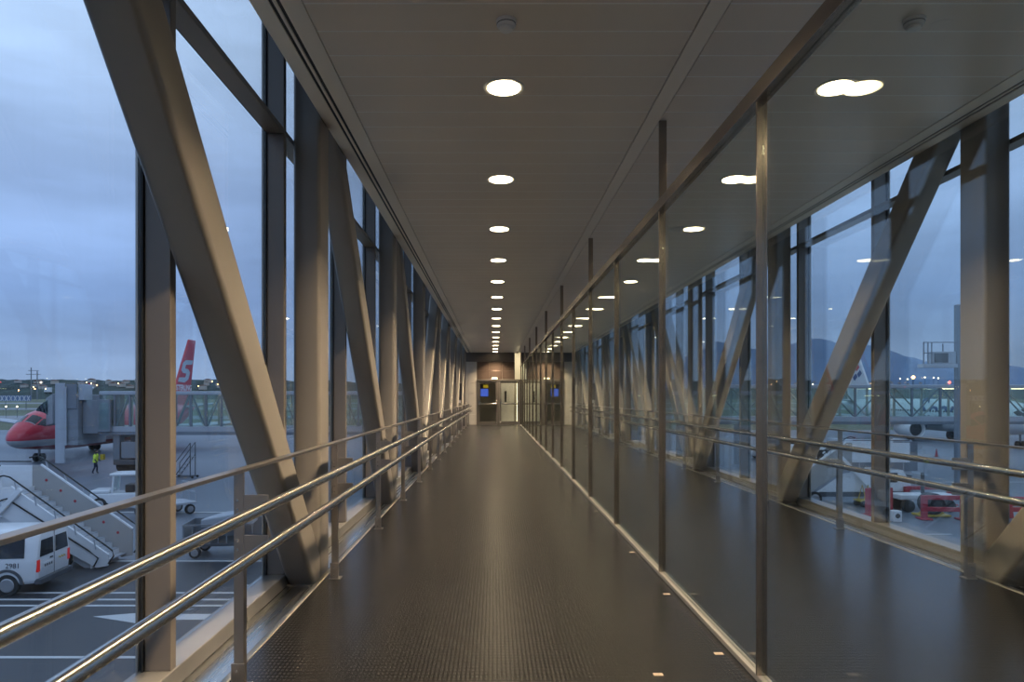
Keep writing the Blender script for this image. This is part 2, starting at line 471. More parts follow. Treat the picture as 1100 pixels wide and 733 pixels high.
# ------------------------------------------------------------------ glass partition
GX = 1.225; GP = 1.836; GY = 3.11
posts = [GY + GP*k for k in range(-5, 16)]
tag(MB().box(1.198, 1.243, Y0 + .01, Y1 - .02, 0, .028).build('base_channel', 'cap', bevel=.003),
    'pale metal channel on the floor holding the glass partition', 'rail')
tag(MB().box(1.190, 1.252, Y0 + .01, Y1 - .02, 2.645, 2.725).build('top_rail', 'partition_post', bevel=.003),
    'brushed steel rail along the top of the glass partition', 'rail')
n = 0
for k, y in enumerate(posts):
    if y < 2: continue
    t = thing('partition_post', 'slim steel post of the glass partition, ' + nth(n) + (', hung from the ceiling' if (k - 5) % 2 else ''), 'post', (GX, y, .028), 0, 'posts of the glass partition')
    MB().box(-.029, .018, -.007, .007, 0, 2.617).build('upright', 'partition_post', t, .001)
    if (k - 5) % 2: MB().box(-.029, .026, -.007, .007, 2.697, CZ - .028 - .001).build('hanger', 'partition_post', t, .001)
    n += 1
n = 0
for k, y in enumerate(posts[3:]):
    ye = posts[3:][k+1] if k + 1 < len(posts[3:]) else Y1 - .02
    if ye - y < .3: continue
    o = MB().box(GX - .005, GX + .005, y + .008, ye - .008, .028, 2.645).build('glass_panel', 'partition_glass')
    tag(o, 'clear glass partition panel, ' + nth(n), 'glass panel', 'panels of the glass partition'); n += 1

# ------------------------------------------------------------------ ceiling lights, smoke detectors
def make_light(label, loc, group):
    t = thing('ceiling_light', label, 'ceiling light', loc, 0, group)
    MB().lathe([(.108, 0), (.130, -.004), (.134, -.001), (.134, .003), (.108, .003)], 40).build('trim_ring', 'ring', t, smooth=True)
    MB().lathe([(.002, -.0035), (.107, -.0035), (.107, .001), (.002, .001)], 40).build('lens', 'lens', t)
    return t
proto = None; n = 0
for side, lx in (('left', .065), ('right', 2.215)):
    n = 0
    for k in range(-9, 15):
        y = 4.416 + 1.865*k
        if y > 31: continue
        where = 'over the open walkway left of the glass' if side == 'left' else 'behind the glass partition on the right'
        lab = 'round lit ceiling downlight %s, %s' % (where, nth(n))
        grp = 'downlights ' + where
        if k < 0: lab = 'round lit ceiling downlight overhead behind the view, %s row, number %s' % (side, ORD[k+9])
        else: n += 1
        if proto is None: proto = make_light(lab, (lx, y, CZ - .0035), grp)
        else:
            off = side == 'right' and k in (2, 4)
            if off: lab = 'unlit round ceiling downlight behind the glass partition on the right, %s from the camera' % ('third' if k == 2 else 'fifth')
            d = dup(proto, (lx, y, CZ - .0035), None, lab); d['group'] = grp
            if off:
                for c_ in kids(d):
                    if c_.name.startswith('lens'): c_.data = c_.data.copy(); c_.data.materials[0] = M['lens_off']
for k in range(-9, 15):
    for lx_ in (.065, 2.215):
        y = 4.416 + 1.865*k
        if y > 31 or (lx_ > 1 and k in (2, 4)): continue
        ld = bpy.data.lights.new('downlight_beam', 'AREA'); ld.shape = 'DISK'; ld.size = .208
        ld.energy = LAMP if lx_ < 1 else LAMP*.5; ld.color = (1, .77, .50); ld.spread = math.radians(112)
        lo = bpy.data.objects.new('downlight_beam', ld); C.objects.link(lo); lo.location = (lx_, y, CZ - .0085)
def detector(loc, lab):
    t = thing('smoke_detector', lab, 'smoke detector', loc, 0, 'smoke detectors')
    MB().lathe([(.003, 0), (.055, 0), (.055, -.012), (.003, -.012)], 28).build('base', 'white', t, .002)
    MB().lathe([(.003, -.0125), (.050, -.0125), (.050, -.030), (.045, -.036), (.003, -.036)], 28).build('head', 'white', t, smooth=True)
    MB().lathe([(.003, -.0365), (.030, -.0365), (.038, -.042), (.034, -.052), (.003, -.055)], 28).build('sensor_cap', 'white', t, smooth=True)
    b = MB(); b.lathe([(.0505, -.019), (.0512, -.0195), (.0512, -.0225), (.0505, -.023)], 28); b.build('vent_slot', 'dark', t)
detector((.066, 3.63, CZ), 'white smoke detector on the ceiling left of the glass partition')
detector((2.23, 3.62, CZ), 'white smoke detector on the ceiling behind the glass partition')

# small worn tape scraps along the partition foot
for i, (px, py) in enumerate(((716, 638.5), (772, 702.5), (679, 593.5), (640, 549.5), (707, 725))):
    d = F*1.3/(py - VY); x = (px - VX)/F*d
    o = MB().box(-.022, .022, -.016, .016, 0, .0012).build('tape_scrap', 'tape', loc=(x, d, .0001))
    tag(o, ['beige tape scrap on the floor by the second and nearest partition posts', 'beige tape scrap on the floor close to the nearest partition post', 'beige tape scrap on the floor below the third partition post',
        'beige tape scrap on the floor below the fourth partition post', 'beige tape scrap on the floor nearest the bottom of the photo'][i], 'tape', 'tape scraps on the floor')

# ------------------------------------------------------------------ end wall with doors
E = Y1
b = MB()
z = 0.0
while z < 2.87:                                             # pale panel courses left of the doors
    for x0, x1 in ((-1.70, -1.19), (-1.184, -.785)):
        b.box(x0, x1, E, E + .12, z, min(z + .472, 2.88))
    z += .478
struct(b.build('wall_end', 'end_wall', bevel=.003))
struct(MB().box(-1.70, .955, E - .02, E + .12, 2.885, 4.3).build('trim_8', 'header', bevel=.004))
b = MB()
for x0, x1 in ((-.78, -.20), (-.196, .38), (.384, .955)):
    for z0, z1 in ((2.085, 2.48), (2.484, 2.88)): b.box(x0, x1, E, E + .1, z0, z1)
struct(b.build('trim_9', 'bronze', bevel=.002))
struct(MB().box(1.24, 3.95, E, E + .12, 0, 4.3).build('wall_right_end', 'header'))
# frame
b = MB()
for x0, x1, z0, z1 in ((-.78, -.70, 0, 2.08), (1.14, 1.22, 0, 2.08), (.15, .27, 0, 2.0), (-.70, 1.14, 2.0, 2.08)):
    b.box(x0, x1, E - .03, E + .09, z0, z1)
struct(b.build('trim_10', 'door_frame', bevel=.004))
def leaf(num, x0, x1, gm):
    b = MB()
    for a0, a1, z0, z1 in ((x0, x0+.06, .01, 1.99), (x1-.06, x1, .01, 1.99), (x0+.06, x1-.06, .01, .16), (x0+.06, x1-.06, 1.91, 1.99)):
        b.box(a0, a1, E + .01, E + .055, z0, z1)
    d = struct(b.build('door_%d' % num, 'door_frame', bevel=.003))
    MB().box(x0+.06, x1-.06, E + .028, E + .036, .16, 1.91).build('door_pane', gm, d)
    MB().bar((x0+.03, E - .07, .96), (x1-.03, E - .07, .96), .045, .06).build('push_bar', 'rail', d, .008)
    for xx in (x0 + .035, x1 - .035):
        MB().box(xx-.03, xx+.03, E - .06, E + .01, .90, 1.12).build('bar_bracket', 'rail', d, .006)
    MB().box((x0 if num == 2 else x1-.05), (x0+.05 if num == 2 else x1), E - .012, E + .009, .06, .15).build('floor_bolt', 'rail', d, .003)
    return d
leaf(1, -.695, .145, 'door_dark'); leaf(2, .275, 1.135, 'door_glass')
# lobby behind
struct(MB().box(-1.75, 3.95, E + .12, E + 4.6, -.3, 0).build('floor_lobby', 'grey'))
struct(MB().box(-1.75, 1.9, E + .12, E + 4.6, 3.6, 3.7).build('ceiling_lobby', 'cream'))
struct(MB().box(-1.75, 1.3, E + 4.5, E + 4.6, 0, 3.6).build('wall_lobby', 'end_wall'))
struct(MB().box(-1.75, -1.65, E + .12, E + 4.5, 0, 3.6).build('wall_lobby_left', 'end_wall'))
struct(MB().box(1.85, 1.95, E + .13, E + 4.6, 0, 3.6).build('wall_lobby_right', 'cream'))
struct(MB().box(.96, 1.84, E + 1.6, E + 1.7, 0, 3.6).build('wall_lobby_niche', 'cream'))
t = thing('lift_door', 'pale grey panelled lift door seen through the right door leaf', 'lift door', (.65, E + 1.0, 0))
for z0, z1 in ((0, .94), (.95, 1.88), (1.89, 2.6)): MB().box(-.40, .31, 0, .08, z0, z1).build('panel', 'lift_panel', t, .003)
MB().box(-.14, -.05, -.02, -.001, 1.03, 1.55).build('window_slot', 'dark', t, .004)
for z in (.42, .68): MB().box(-.13, -.06, -.015, -.001, z, z + .10).build('call_button', 'white', t, .004)
ld = bpy.data.lights.new('lobby_lamp', 'AREA'); ld.shape = 'RECTANGLE'; ld.size = 1.2; ld.size_y = .3; ld.energy = 60; ld.color = (1, .86, .62)
lo = bpy.data.objects.new('lobby_lamp', ld); C.objects.link(lo); lo.location = (.9, E + .62, 3.55)
tag(MB().box(.28, 1.52, E + .45, E + .79, 3.56, 3.598).build('ceiling_light', 'ring', bevel=.004), 'flat ceiling light of the lobby behind the end doors', 'ceiling light')
t = thing('information_screen', 'small lit screen with blue picture and yellow header seen through left door', 'screen', (-.45, E + 1.3, 1.28))
MB().box(-.20, .20, 0, .06, 0, .60).build('casing', 'dark', t, .004)
MB().box(-.18, .18, -.004, -.0005, .02, .38).build('display', 'screen_blue', t)
MB().box(-.05, .18, -.004, -.0005, .42, .57).build('header_strip', 'screen_yellow', t)
MB().cyl((0, .03, .6), (0, .03, 2.319), .015).build('hanger_rod', 'dark', t)
o = MB().box(1.06, 1.12, E + .35, E + .40, 0.001, 2.0).build('strip_light', 'tube'); tag(o, 'tall lit yellow strip lamp at the right edge of the end doors', 'lamp')
t = thing('emergency_light', 'small lit emergency lamp over the end doors', 'emergency light', (.03, E - .001, 2.081))
MB().box(-.13, .13, -.05, -.0, -.0, .075).build('housing', 'ring', t, .006)
MB().box(-.12, .12, -.056, -.0505, .008, .067).build('diffuser', 'tube', t)
t = thing('ceiling_camera', 'small dark dome camera on the ceiling above the end of the glass', 'camera', (1.06, E - .35, CZ))
MB().lathe([(.002, 0), (.06, 0), (.06, -.02), (.002, -.02)], 20).build('base', 'white', t)
MB().lathe([(.002, -.0205), (.05, -.0205), (.045, -.05), (.025, -.07), (.002, -.075)], 20).build('dome', 'dark', t, smooth=True)
t = thing('wall_box', 'dark box mounted on the left column near the end doors', 'box', (-1.33, 26.09, 1.16))
MB().box(-.10, .10, 0, .22, 0, .64).build('case', 'dark', t, .008)
MB().box(-.088, .088, -.012, -.0005, .012, .628).build('lid', 'dark', t, .006)
MB().box(-.05, .05, .03, .06, -.11, -.0005).build('white_tag', 'white', t, .003)

# ------------------------------------------------------------------ outdoors: ground
struct(MB().box(-3000, 3000, -200, 115, GZ - 1, GZ).build('ground', 'apron'))
struct(MB().box(-3000, 3000, 115, 7000, GZ - 1, GZ - .02).build('ground_airfield', 'grass'))
struct(MB().box(-60, 60, -30, 23.3, GZ + .001, GZ + .012).build('ground_road', 'asphalt'))
struct(MB().box(-7.0, 16.6, -30, 60, GZ + .013, GZ + .03).build('ground_bounce_strip', 'bounce_pale'))  # unseen strip, added to bounce light up onto the ceiling
b = MB()
for y0, y1 in ((170, 200), (290, 330), (520, 620)): b.box(-2500, 2500, y0, y1, GZ - .019, GZ + .01)
struct(b.build('ground_runway', 'runway'))
b = MB()
def line(x0, x1, y0, y1):
    x1 = min(x1, -7.1) if x0 < 0 else x1
    b.box(x0, x1, y0, y1, GZ + .013, GZ + .018)
line(-40, 2, 14.75, 14.87)
for y in (18.4, 18.95, 19.6): line(-40, 2, y, y + .13)
line(-30, -6, 23.4, 23.55)
line(-7.6, -5, 20.4, 20.5)
line(-60, -3, 33.2, 33.4)
for k in range(8): line(12 + k*1.9, 13.1 + k*1.9, 29.6 - k*.55, 29.75 - k*.55)
line(3, 40, 45, 45.2)
# direction arrow
b.prism([(-10.3, 17.55), (-8.2, 16.75), (-8.6, 17.3), (-7.0, 17.3), (-7.0, 17.75), (-8.4, 17.75), (-8.0, 18.2)], 'z', GZ + .013, GZ + .018)
struct(b.build('ground_markings', 'paint'))

# ------------------------------------------------------------------ hills and far town
def ridge(name, pts, y0, depth, m, rough, seed):
    """terrain: ridge line given as (x, height), slopes down to the front and the back"""
    rnd = random.Random(seed); bm = bmesh.new(); rows = 9
    xs = []
    for (xa, ha), (xb, hb) in zip(pts, pts[1:]):
        nseg = max(2, int(abs(xb - xa)/(depth*.035)))
        for k in range(nseg):
            t = k/nseg; xs.append((xa + (xb-xa)*t, ha + (hb-ha)*(t*t*(3-2*t))))
    xs.append(pts[-1]); G = []
    for x, h in xs:
        row = []
        for r in range(rows):
            t = r/(rows-1); f = math.sin(min(1, t*1.6)*PI/2) if t < .625 else math.cos((t-.625)/.375*PI/2)
            row.append(bm.verts.new((x + rnd.uniform(-1,1)*depth*.01, y0 + depth*t, GZ + h*f*(1 + rnd.uniform(-rough, rough)) - (.2 if r in (0, rows-1) else 0))))
        G.append(row)
    for a, c in zip(G, G[1:]):
        for i in range(rows-1):
            f = bm.faces.new((a[i], c[i], c[i+1], a[i+1])); f.smooth = rough < .04
    me = bpy.data.meshes.new(name); bm.to_mesh(me); bm.free(); me.materials.append(M[m])
    o = bpy.data.objects.new(name, me); C.objects.link(o); return struct(o)
def at(px, py, d): return ((px - VX)/F*d, d, 1.3 - (py - VY)/F*d)
hp = [(-1800, 40), (-1100, 44), (-1000, 43), (-900, 42), (-880, 40), (-820, 44), (-760, 40), (-700, 45), (-640, 46), (-600, 44), (-520, 40), (-420, 44), (-300, 38), (-100, 30), (200, 26), (600, 24), (1400, 20)]
ridge('ground_hill', hp, 1350, 420, 'hill', .07, 3)
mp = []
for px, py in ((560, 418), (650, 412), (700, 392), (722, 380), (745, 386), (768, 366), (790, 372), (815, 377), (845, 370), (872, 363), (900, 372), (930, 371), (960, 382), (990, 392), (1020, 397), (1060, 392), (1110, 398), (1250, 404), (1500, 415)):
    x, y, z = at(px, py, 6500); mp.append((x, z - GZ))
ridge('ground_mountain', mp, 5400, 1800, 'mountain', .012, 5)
ridge('ground_plain', [(300, 20), (700, 28), (1200, 34), (1700, 30), (2600, 26)], 2000, 900, 'plain', .10, 9)

rnd = random.Random(11); HS = []
from mathutils.bvhtree import BVHTree
TER = []
for nm in ('ground_hill', 'ground_plain', 'ground_mountain'):
    me = bpy.data.objects[nm].data
    TER.append(BVHTree.FromPolygons([v.co for v in me.vertices], [p.vertices for p in me.polygons]))
def on_hill(px, py):
    o_ = Vector((0, 0, 1.3)); dd = (Vector(at(px, py, 100)) - o_).normalized(); best = None
    for tr in TER:
        h = tr.ray_cast(o_, dd)
        if h[0] is not None and (best is None or h[3] < best[1]): best = (h[0], h[3])
    return best[0] if best else Vector(at(px, py, 1340))
def house(px, py, d, w, h, lab, grp):
    x, y, z = on_hill(px, py)
    if any(math.hypot(x - a, y - b_) < 24 for a, b_ in HS): return
    HS.append((x, y)); z += h - .4
    t = thing('house', lab, 'house', (x, y, z - h), rnd.uniform(-.3, .3), grp)
    MB().box(-w/2, w/2, -5, 5, 0, h).build('walls', 'house', t)
    MB().prism([(-w/2 - .6, h), (w/2 + .6, h), (0, h + w*.18)], 'y', -5.6, 5.6).build('roof', 'house_roof', t)
for k in range(60):
    px = rnd.choice([rnd.uniform(18, 60), rnd.uniform(86, 150), rnd.uniform(206, 240)])
    house(px, rnd.uniform(411, 419), 1335, rnd.uniform(9, 17), rnd.uniform(5, 8), 'small pale house on the wooded hillside far across the airfield', 'houses on the far left hillside')
for k in range(30):
    house(rnd.uniform(800, 1030), rnd.uniform(411, 415), 1960, rnd.uniform(12, 26), rnd.uniform(6, 9), 'small pale building in the plain below the blue mountains', 'buildings below the mountains')
def lamp(px, py, d, r, m, lab, grp=None, mast=True):
    x, y, z = at(px, py, d)
    t = thing('light_mast', lab, 'lamp', (x, y, GZ), 0, grp)
    MB().ball((0, 0, z - GZ), r, r, r, 10, 6).build('lamp_head', m, t)
    MB().cyl((0, .1, 0), (0, .1, z - GZ - r), r*.25, 8).build('mast', 'darkgrey', t)
for px, py in ((20, 419.5), (36, 416), (37.5, 418), (49, 417.8), (93, 411), (98, 412), (104, 414), (127, 412), (234, 413), (228, 410), (213, 415)):
    lamp(px, py, 1300, 1.1, 'street', 'tiny orange street lamp on the hillside far across the airfield', 'street lamps on the far left hillside')
lamp(44, 411, 1290, 1.5, 'streetw', 'pale lamp on a mast before the wooded hill left of the airfield')
for px, py in ((6.5, 437), (18.3, 437)):
    lamp(px, py, 180, .20, 'streetw', 'pale runway lamp in the grass strip beyond the red airliner', 'runway lamps beyond the red airliner')
lamp(981, 405.5, 420, 1.0, 'flood', 'bright orange floodlight glowing below the mountain slope')
for px, py in ((993.5, 405.5), (1003, 406), (1008, 406.5), (967, 407), (975, 407.5), (857, 412), (873, 413)):
    lamp(px, py, 900, .8, 'streetw', 'small pale lamp in the plain below the blue mountains', 'small lamps below the mountains')
def crane(px, top, lab, a, bpx, d=1290):
    x, y, z = at(px, top, d)
    t = thing('tower_crane', lab, 'crane', (x, y, GZ), 0, 'tower cranes above the hill')
    s = d/F
    MB().box(-.45*s, .45*s, -.5, .5, 0, z - GZ).build('mast', 'grey', t)
    MB().box(-a*s, bpx*s, -.4, .4, z - GZ - 3.6*s, z - GZ - 3.0*s).build('jib', 'grey', t)
crane(33.5, 395, 'grey tower crane above the wooded hill, the taller of the two', 3, 8)
crane(40, 399, 'grey tower crane above the wooded hill, the shorter right one', 12, 3.5, 1180)
# chequered blast fence
x0, d, zt = at(0, 425, 300); x1 = at(33, 425, 300)[0]
t = thing('blast_fence', 'white and blue lattice board standing beyond the runway at far left', 'fence', ((x0+x1)/2, 300, GZ))
w = (x1 - x0)
for k in range(7):
    xx = -w/2 + w*(k+.5)/7
    MB().prism([(xx-.8, 3.7), (xx-.45, 3.7), (xx+.8, 6.0), (xx+.45, 6.0)], 'y', -.05, .05).build('slat', 'barrier_white', t)
    MB().prism([(xx+.45, 3.7), (xx+.8, 3.7), (xx-.45, 6.0), (xx-.8, 6.0)], 'y', -.17, -.07).build('slat', 'barrier_white', t)
MB().box(-w/2, w/2, .1, .2, 3.6, 6.1).build('backing', 'fence_blue', t)
for xx in (-w/3, w/3): MB().box(xx-.1, xx+.1, .25, .4, 0, 6).build('post', 'darkgrey', t)

# ------------------------------------------------------------------ airliners
def airliner(name, label, loc, rings, n, stripe, fin_mat, wing_mat, belly, side_x):
    t = thing(name, label, 'airliner', loc)
    mb = MB(); R = []
    for s, zc, ry, rz in rings:
        R.append([(ry*math.sin(2*PI*i/n), s, zc + rz*math.cos(2*PI*i/n)) for i in range(n)])
    mb.loft(R)
    for f in mb.bm.faces:
        c = f.calc_center_median(); f.material_index = stripe(c)
    body = mb.build('fuselage', belly, t, smooth=True)
    return t, body
R1 = [(0, 2.05, .05, .05), (.12, 2.07, .36, .34), (.45, 2.15, .72, .66), (1.0, 2.28, 1.02, .97), (1.7, 2.42, 1.28, 1.22), (2.4, 2.60, 1.47, 1.45), (3.2, 2.72, 1.62, 1.66), (4.3, 2.80, 1.77, 1.83), (5.6, 2.82, 1.86, 1.95), (7, 2.82, 1.88, 2.0),
      (24, 2.82, 1.88, 2.0), (27, 3.05, 1.65, 1.75), (30, 3.5, 1.15, 1.2), (32.6, 3.95, .6, .62), (34.2, 4.25, .2, .22)]
def surf(R, s, th, out=.012):
    for a, b_ in zip(R, R[1:]):
        if a[0] <= s <= b_[0]:
            f = (s - a[0])/(b_[0] - a[0]); zc, ry, rz = [a[i] + (b_[i]-a[i])*f for i in (1,2,3)]
            return Vector(((ry+out)*math.sin(th), s, zc + (rz+out)*math.cos(th)))
def patch(R, quad, name, m, parent, out=.02, n=5):
    """a thin sheet following the hull between four (s, angle) corners"""
    mb = MB(); (a, b_, c, d) = quad; P = []
    def lerp(p, q, t): return (p[0]+(q[0]-p[0])*t, p[1]+(q[1]-p[1])*t)
    for o_ in (out, out - .03):
        P.append([[surf(R, *lerp(lerp(a, b_, i/n), lerp(d, c, i/n), j/n), o_) for i in range(n+1)] for j in range(n+1)])
    V = [[[mb.bm.verts.new(p) for p in r] for r in g] for g in P]
    for j in range(n):
        for i in range(n):
            mb._f([V[0][j][i], V[0][j][i+1], V[0][j+1][i+1], V[0][j+1][i]])
            mb._f([V[1][j][i], V[1][j+1][i], V[1][j+1][i+1], V[1][j][i+1]])
    return mb.build(name, m, parent, smooth=True)
def wing(mb, root, tip, cr, ct, th):
    """root and tip leading edge points, chords run along +y"""
    def sec(p, c, k): 
        p = Vector(p); return [p + Vector((0, c*u, c*th*k*v)) for u, v in ((0,0),(.06,.4),(.3,.62),(.65,.4),(1,0),(.65,-.2),(.3,-.35),(.06,-.3))]
    mb.loft([sec(root, cr, 1), sec(tip, ct, .8)]); return mb
def engine(t, x, y, z, r, m, L=3.6):
    mb = MB(); n = 20
    def ring(yy, rr): return [(x + rr*math.cos(2*PI*i/n), y + yy, z + rr*math.sin(2*PI*i/n)) for i in range(n)]
    mb.loft([ring(0, r*.86), ring(-.06, r*.93), ring(.1, r), ring(L*.45, r*1.05), ring(L*.8, r*.85), ring(L, r*.62)], caps=False)
    mb.loft([ring(0, r*.86), ring(.5, r*.8), ring(.5, r*.2)], caps=False)
    e = mb.build('engine', m, t, smooth=True)
    mb = MB(); mb.loft([ring(.45, r*.80), ring(.48, r*.1)]); mb.build('intake_fan', 'dark', e)
    mb = MB(); mb.loft([ring(L*.7, r*.5), ring(L*1.2, r*.15)]); mb.build('exhaust', 'darkgrey', e, smooth=True)
    MB().box(x-.15, x+.15, y + L*.3, y + L*1.1, z + r*.85, z + r + .65).build('pylon', m, e)
def gear(t, x, y, r, top, name='landing_gear'):
    g = MB().cyl((x, y, r), (x, y, top), .11, 10).build(name, 'grey', t)
    for dx in (-.26, .26): MB().cyl((x+dx-.11, y, r), (x+dx+.11, y, r), r, 18).build('wheel', 'tyre', g, smooth=True)

def stripe1(c):
    if c.y > 27: return 0
    a = c.z - (2.0 + min(c.y, 7)*.01)
    return 1 if -.33 < a < .22 else 0
t, body = airliner('airliner', 'red airliner with grey nose stripe parked at the left boarding bridge', (-39.7, 56, GZ), R1, 40, lambda c: 0, '', '', ['livery'], 1)
D = math.radians
for sg in (1, -1):
    patch(R1, ((1.55, sg*D(6)), (1.75, sg*D(44)), (2.6, sg*D(38)), (2.5, sg*D(6))), 'windscreen', 'car_glass', body)
    patch(R1, ((1.80, sg*D(49)), (2.35, sg*D(69)), (3.0, sg*D(58)), (2.66, sg*D(42))), 'windscreen', 'car_glass', body)
    patch(R1, ((2.45, sg*D(70)), (3.1, sg*D(73)), (3.5, sg*D(60)), (3.08, sg*D(59))), 'windscreen', 'car_glass', body)
    patch(R1, ((1.5, sg*D(4)), (1.66, sg*D(47)), (1.72, sg*D(46)), (1.56, sg*D(4))), 'window_frame', 'silver', body, .024)
patch(R1, ((5.4, D(62)), (5.4, D(118)), (6.5, D(118)), (6.5, D(62))), 'cabin_door', 'silver', t)
mb = MB(); wing(mb, (-1.2, 12.2, 1.9), (-17.2, 19.6, 3.3), 7.4, 1.6, .12); mb.build('wing', 'lightgrey', t, smooth=True)
mb = MB(); wing(mb, (1.2, 12.2, 1.9), (17.2, 19.6, 3.3), 7.4, 1.6, .12); mb.build('wing', 'lightgrey', t, smooth=True)
for sg in (1, -1):
    mb = MB(); wing(mb, (sg*.5, 29.4, 4.3), (sg*6.6, 32.8, 5.1), 3.6, 1.3, .10); mb.build('tailplane', 'lightgrey', t, smooth=True)
    engine(t, sg*4.9, 11.2, 1.45, .95, 'red')
    gear(t, sg*2.6, 16.3, .53, 1.9)
gear(t, 0, 3.6, .36, 1.3, 'nose_gear')
fin = [(27.3, 4.4), (32.75, 13.1), (34.6, 13.1), (33.0, 6.4), (32.7, 4.0)]
f = MB().prism(fin, 'x', -.16, .16).build('tail_fin', 'red', t, .1)
# S emblem and lettering, on both faces
for sg in (1, -1):
    def Z(u, v): return (29.35 + u*1.15 + v*.5, 7.45 + v*.88)       # slanted cell coordinates
    Spts = [[(.0,.0),(2.6,.0),(2.6,.55),(.0,.55)], [(2.05,.55),(2.6,.55),(2.6,1.55),(2.05,1.55)], [(.0,1.35),(2.05,1.35),(2.05,1.9),(.0,1.9)],
            [(.0,1.9),(.55,1.9),(.55,3.0),(.0,3.0)], [(.0,2.75),(2.6,2.75),(2.6,3.3),(.0,3.3)]]
    mb = MB()
    out = [(.0,.1),(1.6,.0),(2.35,.45),(2.35,1.5),(1.75,1.95),(.85,2.05),(.85,2.6),(2.3,2.7),(2.3,3.35),(.6,3.3),(.05,2.85),(.05,1.8),(.6,1.4),(1.5,1.3),(1.5,.75),(.0,.7)]
    mb.prism([Z(u, v) for u, v in out], 'x', sg*.162, sg*.175)
    mb.build('emblem', 'grey_mark', f)
    r = (0, 1, 0) if sg > 0 else (0, -1, 0)
    text('lettering', 'STERLING', .98, 'aircraft_white', f, frame_mtx((sg*.17, 31.1, 6.46), r, (0, 0, 1)), .01, 0, 'CENTER', .03)

# white airliner at right
R2 = [(s*1.25, z_*1.0 + .45, ry*1.05, rz*1.04) for s, z_, ry, rz in R1]
t, body = airliner('airliner', 'white airliner with blue lettering parked behind the right boarding bridge', (58, 71, GZ), R2, 36, lambda c: 0, '', '', ['aircraft_white'], -1)
for sg in (1, -1):
    mb = MB(); wing(mb, (sg*1.3, 14.5, 2.2), (sg*17, 21.5, 3.6), 7.6, 1.6, .12); mb.build('wing', 'lightgrey', t, smooth=True)
    mb = MB(); wing(mb, (sg*.5, 36.4, 4.9), (sg*6.4, 39.6, 5.6), 3.6, 1.4, .10); mb.build('tailplane', 'lightgrey', t, smooth=True)
    engine(t, sg*4.9, 14.6, 1.55, 1.08, 'aircraft_white', 4.0)
    gear(t, sg*2.7, 19.5, .56, 2.1)
    patch(R2, ((1.8, sg*D(6)), (2.0, sg*D(44)), (2.9, sg*D(38)), (2.8, sg*D(6))), 'windscreen', 'car_glass', body)
    patch(R2, ((2.05, sg*D(49)), (2.7, sg*D(69)), (3.4, sg*D(58)), (3.0, sg*D(42))), 'windscreen', 'car_glass', body)
gear(t, 0, 4.2, .38, 1.5, 'nose_gear')
for k in range(36):                                     # cabin windows on the side towards the walkway
    s = 6.6 + k*.53
    p = surf(R2, s, D(-77), 0)
    MB().box(p.x - .012, p.x + .01, s - .12, s + .12, p.z - .17, p.z + .17).build('cabin_window', 'car_glass', body)
fin2 = [(33.0, 5.0), (37.9, 12.8), (41.0, 12.8), (40.6, 4.8)]
f = MB().prism(fin2, 'x', -.18, .18).build('tail_fin', 'aircraft_white', t, .1)
for sg in (-1, 1):
    def cell(cy, cz, m):
        MB().prism([(cy - .75, cz + .05), (cy - .15, cz + .6), (cy + .75, cz - .05), (cy + .15, cz - .6)], 'x', sg*.182, sg*.20).build('emblem_cell', m, f)
    cell(38.9, 9.75, 'red_mark'); cell(37.6, 10.25, 'red_mark'); cell(38.2, 8.75, 'blue_mark'); cell(36.9, 9.25, 'blue_mark')
text('lettering', 'Spanair', 4.3, 'blue_mark', body, frame_mtx((-2.03, 19.5, 2.55), (0, -1, 0), (.12, 0, 1)), .03, .25, 'LEFT')

# white aircraft / vehicle on the far taxiway
x, d, z = on_hill(95.5, 423.5)
t = thing('airliner', 'small white aircraft with red tail far away below the wooded hill', 'airliner', (x, d - 8, z - .5), 0); t.scale = [d/420]*3
mb = MB(); mb.loft([[(u, r*math.cos(2*PI*i/12), 3.3 + zz + r*math.sin(2*PI*i/12)) for i in range(12)] for u, r, zz in ((-4.2, .1, 0), (-3.6, .9, 0), (-2.4, 1.35, .1), (3, 1.35, .1), (4.6, .4, .6))])
mb.build('fuselage', 'aircraft_white', t, smooth=True)
MB().prism([(.2, 4.5), (1.2, 6.8), (2.2, 6.8), (2.2, 4.4)], 'y', -.15, .15).build('tail_fin', 'red', t)
MB().ball((1.0, -1.6, 4.6), .32, .32, .32).build('beacon', 'beacon', t)
for xx in (-2.5, 1): MB().cyl((xx, 0, 0), (xx, 0, 2.4), .25, 8).build('landing_gear', 'darkgrey', t)
x, d, z = on_hill(55.3, 422.5)
t = thing('box_truck', 'small white truck far away below the wooded hill left of the bridge cab', 'truck', (x, d - 8, z - .5)); t.scale = [d/500]*3
MB().box(-1.6, 1.6, -1.2, 1.2, .9, 4.2).build('box_body', 'van_white', t, .1)
MB().box(-2.9, -1.65, -1.1, 1.1, .8, 3.0).build('cab', 'van_white', t, .15)
for xx in (-2.2, 1.0): MB().cyl((xx, -1.2, .5), (xx, 1.2, .5), .5, 12).build('wheel', 'tyre', t)

